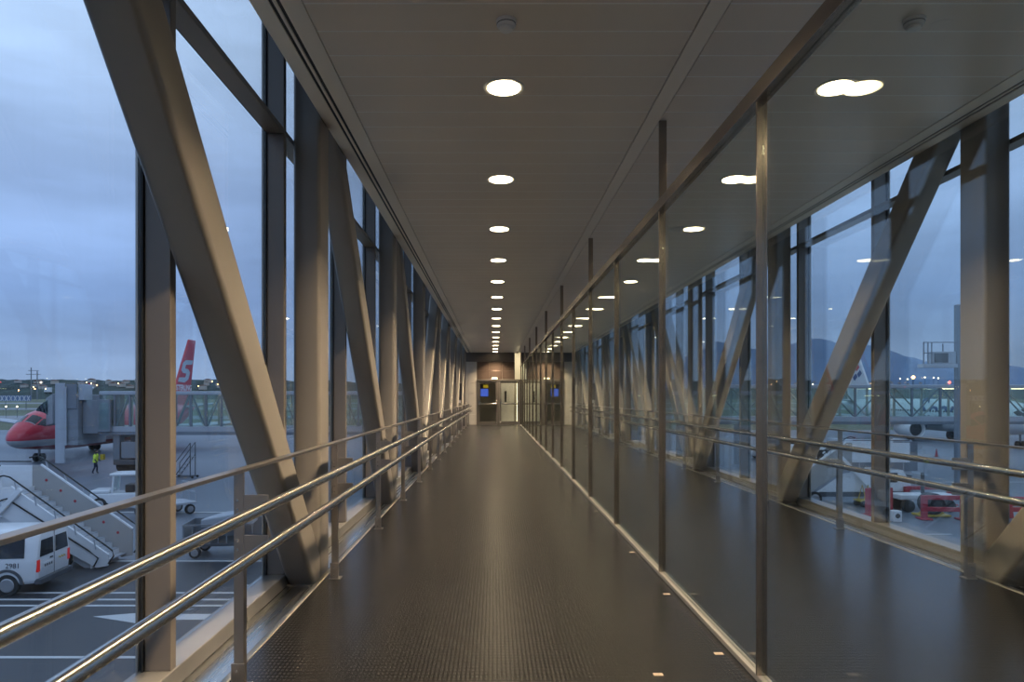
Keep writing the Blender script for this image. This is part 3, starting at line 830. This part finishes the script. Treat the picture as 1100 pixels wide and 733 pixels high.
# ------------------------------------------------------------------ boarding bridges
def glazed_bridge(label, x0, x1, y0, y1, zb, zt, pitch, name='boarding_bridge', post_m='bridge_steel'):
    t = thing(name, label, 'boarding bridge', (x0, y0, GZ)); L = x1 - x0; W = y1 - y0; b0, t0 = zb - GZ, zt - GZ
    MB().box(0, L, 0, W, b0 - .05, b0 + .35).build('floor_beam', 'lightgrey', t, .03)
    MB().box(0, L, -.05, W + .05, b0 - .28, b0 - .06).build('under_frame', 'bridge_steel', t, .03)
    MB().box(0, L, -.06, W + .06, t0 - .22, t0 + .06).build('roof', 'lightgrey', t, .05)
    n = max(1, round(L/pitch))
    for i in range(n + 1):
        x = L*i/n
        for yy, m in ((.06, post_m), (W - .06, 'bridge_lit')):
            MB().bar((x, yy, b0 + .35), (x, yy, t0 - .22), .16, .14).build('post', m, t)
        if i < n:
            xb = L*(i+1)/n; up = i % 2
            for yy, m in ((.10, post_m), (W - .10, 'bridge_lit')):
                z0, z1 = (b0 + .4, t0 - .26) if (up == (yy < 1)) else (t0 - .26, b0 + .4)
                MB().bar((x + .1, yy, z0), (xb - .1, yy, z1), .09, .09).build('diagonal', m, t)
    for yy in (.02, W - .04):
        MB().box(.02, L - .02, yy, yy + .012, b0 + .36, t0 - .23).build('glazing', 'bridge_glass', t)
    return t, L, W, b0, t0
t, L, W, b0, t0 = glazed_bridge('glazed boarding bridge with crossed bracing in front of the white airliner at right', 18, 46, 56, 58.6, -.72, 2.2, 2.33)
for xx in (2.5, 23.5):
    MB().cyl((xx, 1.3, 0), (xx, 1.3, b0 - .28), .35, 18).build('support_column', 'bridge_steel', t, smooth=True)
for xx in (8, 14, 20, 26):
    MB().box(xx - .5, xx + .5, 1.1, 1.4, t0 - .30, t0 - .23).build('ceiling_tube', 'tube', t)
for xx in (19.6, 21.7):
    MB().ball((xx, .3, t0 + .25), .09, .09, .12, 8, 6).build('beacon', 'beacon', t)

t, L, W, b0, t0 = glazed_bridge('boarding bridge with glazed tunnel and grey cab docked at the red airliner', -29.2, -5.5, 50.5, 53.0, -1.28, 1.62, 1.15, post_m='bridge_steel')
for xx in (3, 9, 15, 21): MB().box(xx - .5, xx + .5, 1.1, 1.4, t0 - .30, t0 - .23).build('ceiling_tube', 'tube', t)
def lx(px, d=50.5): return (px - VX)/F*d + 29.2
def lz(py, d=50.5): return 1.3 - (py - VY)/F*d - GZ
MB().box(lx(84, 49.9), -.02, -.1, W + .1, lz(466), lz(430)).build('cab_link', 'grey', t, .04)
MB().box(lx(104, 50.15), lx(118, 50.15), -.35, -.11, lz(464), lz(429)).build('cab_panel', 'bridge_steel', t, .03)
MB().box(lx(106, 50.1), lx(116, 50.1), -.38, -.351, lz(461), lz(433)).build('cab_window', 'bridge_glass', t)
MB().box(lx(59, 49.9), lx(84, 49.9) - .02, -.6, W + .5, lz(478), lz(424)).build('cab', 'grey', t, .04)
MB().box(lx(59, 49.75), lx(69, 49.75), -.75, -.61, lz(497), lz(412)).build('cab_column', 'lightgrey', t, .03)
MB().box(lx(70.5, 49.8), lx(82, 49.8), -.68, -.61, lz(439), lz(413)).build('cab_door', 'bridge_steel', t, .02)
MB().box(lx(82, 49.8) + .02, lx(90, 50), -.5, .6, lz(430), lz(413)).build('roof_unit', 'lightgrey', t, .03)
MB().box(lx(69, 49.7), lx(71, 49.7), -.8, -.70, lz(478), lz(416)).build('cab_pipe', 'lightgrey', t, .02)
# passage from the cab to the aircraft door, and the ribbed hood at its end
def loc_(p): return (p[0] + 29.2, p[1] - 50.5, p[2] - GZ)
MB().bar(loc_((-32.6, 52.6, .35)), loc_((-36.9, 58.4, .0)), 2.4, 2.3).build('cab_throat', 'grey', t, .03)
def arc(p0, p1, c, n=12):
    return [((1-u)**2*p0[0] + 2*u*(1-u)*c[0] + u*u*p1[0], (1-u)**2*p0[1] + 2*u*(1-u)*c[1] + u*u*p1[1]) for u in [k/n for k in range(n+1)]]
oa, ia = arc((38.5, 441), (61, 427), (47, 429)), arc((39.5, 441.8), (60, 455), (52, 443))
mb = MB()
for k in range(12):
    for y_, sc in ((56.0, 1.0),):
        q = [oa[k], oa[k+1], ia[k+1], ia[k]]
        bump = .12 if k % 2 else 0
        mb.loft([[loc_(at(px, py, 56.0 - bump)) for px, py in q], [loc_(at(px, py, 56.0)[0:1] + (57.6,) + at(px, py, 56.0)[2:3]) for px, py in q]])
mb.build('hood', 'bellows', t)
dc = MB().box(lx(119.5), lx(127), .2, .9, .9, lz(424)).build('lift_column', 'bridge_steel', t, .05)
MB().box(lx(123), lx(146), -.2, 2.6, .62, 1.0).build('bogie', 'darkgrey', t, .05)
MB().box(lx(130), lx(145), .0, 1.4, 1.1, 2.3).build('drive_cabinet', 'grey', t, .04)
MB().box(lx(137), lx(142), .4, 1.0, 2.3, b0 - .28).build('lift_strut', 'darkgrey', t, .03)
for xx in (lx(131), lx(143)):
    for yy in (0.1, 2.0): MB().cyl((xx, yy, .5), (xx, yy + .4, .5), .5, 18).build('wheel', 'tyre', t, smooth=True)
MB().cyl((21.5, 1.25, 0), (21.5, 1.25, b0 - .28), .4, 18).build('support_column', 'bridge_steel', t, smooth=True)
MB().box(lx(110), lx(113), -.3, 0, lz(494), lz(488)).build('warning_plate', 'amber', t)

# service platform seen past the near right column
x0, d, z0 = at(992, 395, 40); x1 = at(1029, 395, 40)[0]; z1 = at(992, 367, 40)[2]; w = x1 - x0
t = thing('service_platform', 'grey service platform with railing high up beside the near right column', 'platform', (x0, 40, GZ)); h0 = z0 - GZ; h1 = z1 - GZ
MB().box(0, w, 0, .6, h0, h0 + .22).build('deck', 'lightgrey', t, .02)
MB().box(.6, w - .03, .1, .5, h0 + .221, h0 + .95).build('cabinet', 'lightgrey', t, .03)
MB().box(.7, 1.5, .07, .099, h0 + .3, h0 + .85).build('cabinet_vent', 'darkgrey', t)
for zz in (h1 - .05, h0 + .85): MB().bar((0, .03, zz), (w if zz > h0 + 1 else .5, .03, zz), .05, .05).build('rail', 'bridge_steel', t)
for xx in (.03, .28, .5): MB().bar((xx, .03, h0 + .22), (xx, .03, h1 - .05), .05, .05).build('stanchion', 'bridge_steel', t)
MB().bar((1.3, .25, h0 + .95), (1.3, .25, h1 - .12), .05, .05).build('stanchion', 'bridge_steel', t)
MB().box(w - .02, w + 1.6, .02, .35, 0, at(0, 327, 40)[2] - GZ).build('tower', 'bridge_steel', t, .04)

# ------------------------------------------------------------------ ground vehicles
def wheel(t, x, y, r, w, z=None):
    z = r if z is None else z
    o = MB().cyl((x, y - w/2, z), (x, y + w/2, z), r, 24).build('wheel', 'tyre', t, .02, smooth=False)
    for s in (-1, 1):
        MB().cyl((x, y + s*w/2, z), (x, y + s*(w/2 + .012), z), r*.64, 20, r*.55).build('hubcap', 'hub', o)
def van(label, loc, rz, number=None):
    t = thing('van', label, 'van', loc, rz)
    secs = [  # x, bottom, belt, roof, half widths bottom / belt / roof
        (0.00, .42, 1.02, 1.74, .80, .86, .70), (.06, .34, 1.02, 1.80, .86, .89, .73), (.5, .30, 1.02, 1.84, .88, .90, .75), (2.0, .30, 1.02, 1.85, .88, .90, .75),
        (2.75, .30, 1.01, 1.80, .88, .90, .72), (3.35, .30, 1.00, 1.18, .88, .89, .74), (3.9, .30, .93, 1.04, .86, .87, .72), (4.2, .34, .80, .88, .78, .78, .62), (4.3, .42, .62, .70, .66, .66, .5)]
    rings = []
    for x, zb, zm, zr, wb, wm, wr in secs:
        half = [(wb - .06, zb), (wb, zb + .10), (wm, zm - .15), (wm - .005, zm), (wr + .03, zr - .12), (wr - .06, zr - .025), (wr - .25, zr)]
        rings.append([(x, y, z) for y, z in half] + [(x, -y, z) for y, z in half[::-1]])
    body = MB().loft(rings).build('body', 'van_white', t, .02, smooth=True)
    def side_glass(xa, xb, s):
        def y(z): return .90 + (z - 1.02)/(1.72 - 1.02)*(.78 - .90)
        mb = MB(); o_ = .012
        q = [(xa, 1.07), (xb, 1.07), (xb - (.25 if xb > 2.4 else .03), 1.63), (xa + .03, 1.63)]
        mb.loft([[(u, s*(y(v) + o_), v) for u, v in q], [(u, s*(y(v) - .02), v) for u, v in q]]).build('side_window', 'car_glass', body)
    for s in (1, -1):
        side_glass(.34, 1.22, s); side_glass(1.34, 2.10, s); side_glass(2.20, 3.10, s)
        for xx in (.80, 3.42):
            mb = MB(); n = 14
            mb.loft([[(xx + r*math.cos(PI*k/n), s*yy, .33 + r*math.sin(PI*k/n)) for r, yy in ((.36, .80), (.36, .915), (.44, .912), (.44, .80))] for k in range(n+1)]).build('wheel_arch', 'darkgrey', body)
            wheel(t, xx, s*.80, .31, .20)
        for xx in (1.28, 2.15):
            MB().box(xx - .006, xx + .006, s*.878, s*.902, .35, 1.02).build('door_seam', 'darkgrey', body)
        MB().box(1.1, 3.0, s*.885, s*.915, .46, .54).build('side_strip', 'darkgrey', body)
        MB().box(-.012, .05, s*.735, s*.865, .66, 1.0).build('tail_light', 'taillight', body, .01)
        if number: text('number', number, .2, 'navy', body, frame_mtx((.64 if s > 0 else .64, s*.905, .80), (-s, 0, 0), (0, 0, 1)), .003)
        MB().box(2.62, 2.75, s*.9, s*1.06, 1.05, 1.22).build('wing_mirror', 'darkgrey', body, .02)
    for s in (1, -1):
        mb = MB(); q = [(s*.06, 1.07), (s*.74, 1.07), (s*.66, 1.62), (s*.06, 1.62)]
        mb.loft([[(-.014 + (v - 1.07)*.03, u, v) for u, v in q], [(.06, u, v) for u, v in q]]).build('rear_window', 'car_glass', body)
    MB().box(-.008, .03, -.008, .008, .45, 1.70).build('door_seam', 'darkgrey', body)
    MB().box(-.10, .10, -.85, .85, .30, .47).build('bumper', 'darkgrey', body, .03)
    MB().box(-.02, .03, .06, .60, .70, .86).build('licence_plate', 'barrier_white', body, .005)
    for k in range(4): MB().box(-.024, -.0205, .13 + k*.11, .20 + k*.11, .745, .815).build('plate_mark', 'darkgrey', body)
    MB().box(-.03, .0, .10, .22, .93, .97).build('door_handle', 'darkgrey', body)
    MB().box(-.02, .03, -.10, .10, 1.70, 1.745).build('brake_light', 'barrier_red', body)
    mb = MB(); mb.tube([(-.012, -.22 - k*.035, .84 + .03*math.sin(k*1.6)) for k in range(12)], .010, 6); mb.build('yellow_script', 'amber', body)
    mb = MB(); mb.loft([[(2.78, .70, 1.74), (2.78, -.70, 1.74), (3.33, -.76, 1.16), (3.33, .76, 1.16)], [(2.82, .70, 1.78), (2.82, -.70, 1.78), (3.38, -.76, 1.19), (3.38, .76, 1.19)]]).build('windscreen', 'car_glass', body)
    return t
van('white service van numbered 2981 on the road by the boarding stairs', (-13.05, 20.25, GZ + .012), math.radians(185), '2981')

def stairs(label, loc, rz):
    """mobile passenger stairs; foot at the origin, rising along +x; +y is the far-left side"""
    t = thing('passenger_stairs', label, 'passenger stairs', loc, rz)
    RUN, RISE, WD = 3.2, 2.35, 1.5
    sl = RISE/RUN
    for s in (1, -1):
        y0 = s*WD/2
        top = .34 if s > 0 else .92                       # plain stringer towards +y, full panel on the far side
        mb = MB(); mb.prism([(-.1, .12), (.28, .05), (RUN + .2, RISE - (.62 if s > 0 else .25)), (RUN + .2, RISE + top), (RUN - .1, RISE + top), (-.1, top + .12)], 'y', y0 - .03, y0 + .03)
        mb.build('side_panel', 'van_white' if s > 0 else 'stair_grey', t, .01)
        mb = MB(); mb.bar((-.1, y0, top + .13), (RUN - .1, y0, RISE + top + .02), .08, .05); mb.build('edge_strip', 'van_white', t)
        mb = MB(); r = .026; hr = top + (.34 if s > 0 else .26)
        mb.tube([(-.12, y0 + s*.05, .2), (-.30, y0 + s*.05, .45), (-.25, y0 + s*.05, hr - .05), (-.05, y0 + s*.05, hr + .1), (RUN - .1, y0 + s*.05, RISE + hr), (RUN + .1, y0 + s*.05, RISE + hr + .05), (RUN + .35, y0 + s*.05, RISE + hr)], r, 8).build('handrail', 'black', t, smooth=True)
        for k in range(5):
            u = .3 + k*.65
            MB().bar((u, y0 + s*.03, top + .1 + u*sl), (u + .05, y0 + s*.05, hr + .08 + u*sl), .035, .035).build('rail_support', 'lightgrey', t)
        if s > 0: MB().tube([(.35, y0 + .07, .10), (.2, y0 + .07, .38), (.5, y0 + .07, .62), (RUN, y0 + .07, RISE - .02), (RUN + .25, y0 + .07, RISE - .1)], .026, 8).build('handrail', 'black', t, smooth=True)
        if s < 0:
            for k in range(6): MB().ball((.4 + k*.5, y0 + .035, .62 + (.4 + k*.5)*sl), .05, .012, .05, 8, 6).build('marker', 'barrier_red', t)
        MB().box(RUN + .2, RUN + 3.2, y0 - .03, y0 + .03, RISE - .1, RISE + .92).build('platform_panel', 'van_white', t, .01)
        MB().tube([(RUN + .25, y0, RISE + 1.05), (RUN + 3.2, y0, RISE + 1.05)], .022, 8).build('platform_rail', 'black', t)
    for k in range(13):
        u = .12 + k*(RUN/13); z = .18 + k*(RISE/13)
        MB().box(u, u + .26, -WD/2 + .03, WD/2 - .03, z, z + .045).build('tread', 'lightgrey', t, .005)
        MB().box(u + .235, u + .25, -WD/2 + .03, WD/2 - .03, z + .046, z + .20).build('riser', 'van_white', t)
    MB().prism([(.30, .02), (RUN + .2, RISE - .32), (RUN + .2, RISE - .6), (.75, -.0 + .02)], 'y', -WD/2 + .1, WD/2 - .1).build('underside', 'lightgrey', t)
    MB().box(RUN, RUN + 3.2, -WD/2 + .03, WD/2 - .03, RISE - .12, RISE).build('platform', 'grey', t, .01)
    MB().box(.9, RUN + 3.4, -WD/2 + .1, WD/2 - .1, .45, .68).build('chassis', 'darkgrey', t, .02)
    MB().prism([(1.6, .70), (RUN + 1.2, .70), (RUN + 1.2, RISE - .62), (RUN + .2, RISE - .64), (RUN - .2, RISE - .7)], 'y', -WD/2 + .06, WD/2 - .06).build('body_housing', 'van_white', t, .02)
    for s in (1, -1):
        MB().bar((RUN + 1.3, s*(WD/2 + .1), .7), (RUN - .5, s*(WD/2 + .1), RISE + .3), .12, .16).build('lift_arm', 'van_white', t, .02)
        for xx in (1.5, RUN + 2.4): wheel(t, xx, s*(WD/2 - .1), .36, .22)
    st = MB().box(.45, .50, -WD/2, WD/2, .02, .24).build('hazard_board', 'barrier_white', t)
    for k in range(6):
        y0 = -WD/2 + .05 + k*.24
        MB().prism([(y0, .03), (y0 + .1, .03), (y0 + .2, .23), (y0 + .1, .23)], 'x', .44, .449).build('hazard_stripe', 'black', st)
    MB().prism([(RUN + 1.6, .7), (RUN + 3.4, .7), (RUN + 3.3, 1.2), (RUN + 2.9, 1.85), (RUN + 1.6, 1.85)], 'y', -.7, .7).build('driver_cab', 'van_white', t, .06)
    MB().box(RUN + 1.9, RUN + 2.6, -.715, .715, 1.2, 1.7).build('cab_window', 'car_glass', t)
    return t
stairs('white mobile passenger stairs with black handrails behind the white van', (-12.75, 23.15, GZ), PI)
stairs('white mobile passenger stairs seen between the right columns', (15.2, 36.2, GZ), 0)

def tractor(label, loc, rz):
    t = thing('baggage_tractor', label, 'tractor', loc, rz)
    MB().box(-1.4, 1.4, -.65, .65, .32, .85).build('chassis', 'van_white', t, .06)
    MB().box(.5, 1.38, -.6, .6, .86, 1.02).build('bonnet', 'van_white', t, .05)
    for x, y in ((-1.05, -.58), (-1.05, .58), (.40, -.58), (.40, .58)): MB().bar((x, y, .85), (x + (.06 if x < 0 else -.08), y, 1.72), .08, .08).build('pillar', 'van_white', t)
    MB().box(-1.2, .5, -.68, .68, 1.72, 1.84).build('roof', 'van_white', t, .05)
    MB().box(.36, .39, -.53, .53, .95, 1.70).build('windscreen', 'bridge_glass', t)
    MB().box(-.6, -.15, -.45, .45, .86, 1.25).build('seat', 'dark', t, .05)
    for x in (-.95, .95):
        for y in (-.6, .6): wheel(t, x, y, .33, .2)
    return t
tractor('small white baggage tractor with open cab left of the near mullion', (-18.75, 34.6, GZ), PI + .25)

t = thing('baggage_cart', 'dark baggage cart with mesh sides and grey cover below the left handrail', 'cart', (-9.75, 24.6, GZ), .12)
MB().box(-1.2, 1.2, -.7, .7, .42, .52).build('deck', 'darkgrey', t, .01)
for k in range(9): MB().bar((-1.15 + k*.2875, -.68, .52), (-1.15 + k*.2875, -.68, 1.15), .03, .03).build('bar', 'grey', t)
MB().box(-1.2, 1.2, .66, .69, .52, 1.2).build('back_panel', 'grey', t)
MB().box(-1.2, -1.17, -.66, .65, .52, 1.2).build('end_panel', 'grey', t)
MB().bar((-1.2, -.68, 1.17), (1.2, -.68, 1.17), .05, .05).build('top_bar', 'grey', t)
mb = MB(); mb.loft([[(-.7, -.3, 1.0), (-.7, .5, 1.0), (-.7, .5, 1.25), (-.7, -.3, 1.3)], [(0, -.4, 1.1), (0, .5, 1.1), (0, .5, 1.45), (0, -.4, 1.42)], [(1.1, -.4, 1.1), (1.1, .5, 1.1), (1.1, .5, 1.55), (1.1, -.4, 1.6)]]).build('cover', 'lightgrey', t, .05)
for x in (-.8, .8):
    for y in (-.6, .6): wheel(t, x, y, .2, .12)
MB().bar((-1.2, 0, .45), (-2.0, 0, .3), .06, .06).build('tow_bar', 'darkgrey', t)

t = thing('flatbed_dolly', 'pale flatbed dolly with end rail behind the left handrail', 'dolly', (-15.7, 32.6, GZ), .9)
MB().box(-1.4, 1.2, -.75, .75, .5, .60).build('deck', 'lightgrey', t, .02)
for y in (-.7, 0, .7): MB().bar((1.15, y, .6), (1.15, y, 1.5), .05, .05).build('end_post', 'lightgrey', t)
for z in (1.05, 1.48): MB().bar((1.15, -.72, z), (1.15, .72, z), .05, .05).build('end_rail', 'lightgrey', t)
for x in (-.9, .9):
    for y in (-.6, .6): wheel(t, x, y, .24, .14)

t = thing('step_ladder', 'dark wheeled maintenance steps on the apron under the left bridge', 'steps', (-21.5, 47.6, GZ))
for y in (-.4, .4):
    MB().bar((-.6, y, .1), (.5, y, 1.6), .05, .05).build('stringer', 'darkgrey', t)
    MB().bar((-.6, y, 1.0), (.5, y, 2.45), .04, .04).build('handrail', 'darkgrey', t)
    MB().bar((.5, y, .1), (.5, y, 2.45), .05, .05).build('leg', 'darkgrey', t)
    MB().bar((-.6, y, .1), (-.6, y, 1.0), .04, .04).build('newel', 'darkgrey', t)
    MB().bar((-.75, y, .1), (.75, y, .1), .06, .06).build('base_bar', 'darkgrey', t)
for k in range(6): MB().box(-.55 + k*.19, -.35 + k*.19, -.4, .4, .22 + k*.25, .25 + k*.25).build('tread', 'grey', t)
for x in (-.65, .65):
    for y in (-.4, .4): MB().cyl((x, y - .04, .08), (x, y + .04, .08), .08, 10).build('wheel', 'tyre', t)

# car on the apron to the right (partly behind post and column)
van('white car parked far across the apron behind the second right bay', (27.5, 62, GZ), PI)

# catering truck, barriers and boxes on the right
t = thing('catering_truck', 'white truck with grey box body on the apron behind the red barriers', 'truck', (22.5, 43, GZ))
MB().box(-1.0, 3.2, -1.1, 1.1, .95, 3.0).build('box_body', 'lightgrey', t, .04)
MB().box(-3.6, -1.05, -1.1, 1.1, .75, 2.6).build('cab', 'van_white', t, .12)
MB().box(-3.3, -2.0, -1.115, 1.115, 1.6, 2.4).build('cab_window', 'car_glass', t, .03)
MB().box(-3.5, 3.3, -.9, .9, .55, .8).build('chassis', 'darkgrey', t, .02)
for x in (-2.6, 1.9):
    for y in (-.95, .95): wheel(t, x, y, .45, .28)
for k in range(5): MB().box(-.9 + k*.9, -.1 + k*.9, -1.13, -1.101, 1.1, 2.9).build('body_rib', 'grey', t)

def barrier_frame(label, loc, rz, w=1.6, h=1.1):
    t = thing('barrier', label, 'barrier', loc, rz, 'barriers on the right apron')
    for x in (-w/2, w/2):
        MB().box(x - .12, x + .12, -.1, .1, .05, h).build('leg', 'barrier_red', t, .02)
        MB().box(x - .25, x + .25, -.3, .3, 0, .08).build('foot', 'barrier_red', t, .02)
    for z in (.38, h - .18): MB().box(-w/2, w/2, -.06, .06, z, z + .2).build('board', 'barrier_red', t, .02)
    return t
def barrier_plastic(label, loc, rz, m):
    t = thing('barrier', label, 'barrier', loc, rz, 'barriers on the right apron')
    MB().box(-.8, .8, -.10, .10, .55, .98).build('upper_board', m, t, .05)
    MB().box(-.8, .8, -.12, .12, .28, .50).build('lower_board', m, t, .05)
    for x in (-.55, .55): MB().prism([(x - .16, 0), (x + .16, 0), (x + .10, .6), (x - .10, .6)], 'y', -.22, .22).build('foot', m, t, .03)
    return t
barrier_frame('red barrier frame on the apron beside the right mullion, leftmost', (18.4, 32.6, GZ), .25, 1.2, 1.3)
barrier_frame('red barrier frame around a dark hose drum, middle of the right barriers', (20.7, 31.4, GZ), -.1, 1.7, 1.1)
barrier_plastic('white plastic barrier right of the red frames', (22.7, 31.6, GZ), -.2, 'barrier_white')
barrier_plastic('red and low plastic barrier right of the white one', (24.6, 31.9, GZ), -.1, 'barrier_red')
barrier_frame('red barrier frame farther back behind the white barrier', (22.6, 35.5, GZ), .1, 2.4, 1.0)
t = thing('hose_drum', 'dark hose drum on yellow cradle inside the red barrier frame', 'hose drum', (20.7, 32.3, GZ))
MB().cyl((0, -.3, .62), (0, .3, .62), .5, 24).build('drum', 'dark', t, .02)
MB().box(-.7, .7, -.4, .4, .03, .12).build('cradle', 'amber', t, .02)
for x in (-.6, .6): MB().bar((x, 0, .1), (x*.2, 0, .62), .06, .06).build('strut', 'amber', t)
t = thing('hose_cart', 'yellow hose cart with small wheels left of the hose drum', 'cart', (19.5, 35.2, GZ))
MB().box(-.8, .5, -.35, .35, .28, .36).build('deck', 'amber', t, .02)
for k in range(3): MB().tube([(-.7 + k*.3, 0, .36), (-.5 + k*.3, 0, 1.1), (-.3 + k*.3, 0, .36)], .035, 8).build('hose_loop', 'amber', t, smooth=True)
for x in (-.6, .3):
    for y in (-.3, .3): MB().cyl((x, y - .06, .17), (x, y + .06, .17), .17, 14).build('wheel', 'tyre', t)
t = thing('power_box', 'small white box with dark round mark by the right mullion foot', 'box', (18.25, 31.0, GZ))
MB().box(-.2, .2, -.18, .18, .0, .5).build('case', 'barrier_white', t, .03)
MB().cyl((0.0, -.186, .27), (0.0, -.18, .27), .11, 16).build('round_mark', 'darkgrey', t)
t = thing('chassis_dolly', 'white wheeled tow dolly behind the red and white barriers', 'dolly', (21.3, 33.9, GZ))
MB().box(-1.4, 1.4, -.5, .5, .6, .85).build('deck', 'barrier_white', t, .05)
for x in (-1, 1):
    for y in (-.45, .45): MB().cyl((x, y - .1, .3), (x, y + .1, .3), .3, 16).build('wheel', 'tyre', t)
MB().bar((0, 0, .85), (0, 0, 1.9), .12, .12).build('post', 'darkgrey', t)
def cone(label, loc):
    t = thing('traffic_cone', label, 'cone', loc)
    MB().box(-.2, .2, -.2, .2, 0, .03).build('base', 'darkgrey', t)
    MB().lathe([(.14, .031), (.03, .75), (.002, .76)], 14).build('cone', 'barrier_red', t, smooth=True)
x, d, z = at(1006, 488, 64); cone('orange traffic cone on the apron under the right engine', (x, d, GZ))

# ------------------------------------------------------------------ ramp worker in yellow vest
t = thing('person', 'person in yellow high-visibility vest and dark trousers walking under the left bridge', 'person', (at(104, 509, 50.2)[0], 50.0, GZ), .5)
def skin_fig(name, verts, edges, radii, m, parent, lv=2):
    me = bpy.data.meshes.new(name); me.from_pydata(verts, edges, []); me.materials.append(M[m])
    o = bpy.data.objects.new(name, me); C.objects.link(o); o.parent = parent
    sk = o.modifiers.new('skin', 'SKIN')
    for v, r in zip(me.skin_vertices[0].data, radii): v.radius = r
    me.skin_vertices[0].data[0].use_root = True
    sb = o.modifiers.new('sub', 'SUBSURF'); sb.levels = lv; sb.render_levels = lv
    return o
V = [(0,0,.95), (.02,0,1.15), (.05,0,1.38), (.07,0,1.50), (.09,0,1.58), (.10,0,1.68),
     (0,.10,.90), (.12,.11,.50), (.10,.11,.10), (.22,.12,.05),
     (0,-.10,.90), (-.02,-.11,.50), (-.18,-.11,.12), (-.08,-.12,.06),
     (.05,.19,1.40), (.10,.25,1.12), (.28,.22,.95), (.36,.21,.93),
     (.05,-.19,1.40), (-.05,-.25,1.12), (.08,-.24,.90), (.15,-.23,.87)]
Ed = [(0,1),(1,2),(2,3),(3,4),(4,5),(0,6),(6,7),(7,8),(8,9),(0,10),(10,11),(11,12),(12,13),(2,14),(14,15),(15,16),(16,17),(2,18),(18,19),(19,20),(20,21)]
Rd = [(.14,.11),(.13,.10),(.15,.11),(.06,.06),(.075,.07),(.085,.08),(.10,.10),(.07,.07),(.05,.05),(.04,.05),(.10,.10),(.07,.07),(.05,.05),(.04,.05),(.07,.07),(.05,.05),(.04,.04),(.035,.03),(.07,.07),(.05,.05),(.04,.04),(.035,.03)]
skin_fig('body', V, Ed, Rd, 'navy', t)
MB().loft([[(cx + a*math.cos(2*PI*i/16), b_*math.sin(2*PI*i/16), z) for i in range(16)] for cx, a, b_, z in ((.0, .17, .21, .84), (.02, .17, .21, 1.1), (.05, .19, .25, 1.36), (.06, .10, .14, 1.48))]).build('vest', 'yellow', t, smooth=True)
for s in (1, -1):
    MB().tube([(.05, s*.20, 1.40), (.07 if s > 0 else .0, s*.255, 1.25), (.10 if s > 0 else -.05, s*.265, 1.10)], .075, 10).build('sleeve', 'yellow', t, smooth=True)
MB().ball((.10, 0, 1.67), .10, .085, .12, 14, 10).build('face', 'skin', t, smooth=True)
MB().ball((.085, 0, 1.70), .105, .092, .105, 14, 10).build('hair', 'hair', t, smooth=True)

# ------------------------------------------------------------------ sky
w = bpy.data.worlds.new('dusk_sky'); S.world = w; w.use_nodes = True
nt = w.node_tree; nt.nodes.clear(); L = nt.links.new
out = nt.nodes.new('ShaderNodeOutputWorld'); bg = nt.nodes.new('ShaderNodeBackground'); L(bg.outputs[0], out.inputs[0])
tc = nt.nodes.new('ShaderNodeTexCoord'); sp = nt.nodes.new('ShaderNodeSeparateXYZ'); L(tc.outputs['Generated'], sp.inputs[0])
ramp = nt.nodes.new('ShaderNodeValToRGB'); L(sp.outputs['Z'], ramp.inputs[0])
e = ramp.color_ramp.elements
e[0].position = 0.0; e[0].color = (.30, .42, .63, 1)
e[1].position = 1.0; e[1].color = (.56, .77, 1.1, 1)
for p, c in ((.05, (.275, .405, .66)), (.13, (.27, .43, .78)), (.27, (.40, .59, .98)), (.42, (.54, .75, 1.10))):
    k = e.new(p); k.color = (*c, 1)
mp_ = nt.nodes.new('ShaderNodeMapping'); mp_.inputs['Scale'].default_value = (1.6, 1.6, 7); L(tc.outputs['Generated'], mp_.inputs['Vector'])
ns = nt.nodes.new('ShaderNodeTexNoise'); ns.inputs['Scale'].default_value = 1.7; ns.inputs['Detail'].default_value = 7; ns.inputs['Roughness'].default_value = .52
L(mp_.outputs[0], ns.inputs['Vector'])
cr = nt.nodes.new('ShaderNodeMapRange'); cr.inputs['From Min'].default_value = .35; cr.inputs['From Max'].default_value = .68
cr.inputs['To Min'].default_value = .84; cr.inputs['To Max'].default_value = 1.17
L(ns.outputs['Fac'], cr.inputs['Value'])
sc_ = nt.nodes.new('ShaderNodeVectorMath'); sc_.operation = 'SCALE'; L(ramp.outputs[0], sc_.inputs[0]); L(cr.outputs[0], sc_.inputs['Scale'])
L(sc_.outputs[0], bg.inputs['Color']); bg.inputs['Strength'].default_value = .93

# ------------------------------------------------------------------ camera and view
cd = bpy.data.cameras.new('camera'); cam = bpy.data.objects.new('camera', cd); C.objects.link(cam)
cam.location = (0, 0, 1.3); cam.rotation_euler = (PI/2, 0, 0)
cd.sensor_width = 36; cd.lens = F/1100*36
cd.shift_x = (550 - VX)/1100; cd.shift_y = (VY - 366.5)/1100
cd.clip_start = .02; cd.clip_end = 12000
S.camera = cam
S.view_settings.view_transform = 'Standard'; S.view_settings.look = 'None'
S.view_settings.exposure = 0.12; S.view_settings.gamma = 1.0; S.view_settings.use_curve_mapping = False
cy = S.cycles
cy.max_bounces = 10; cy.diffuse_bounces = 4; cy.glossy_bounces = 6; cy.transparent_max_bounces = 40
cy.sample_clamp_indirect = 6; cy.caustics_reflective = False
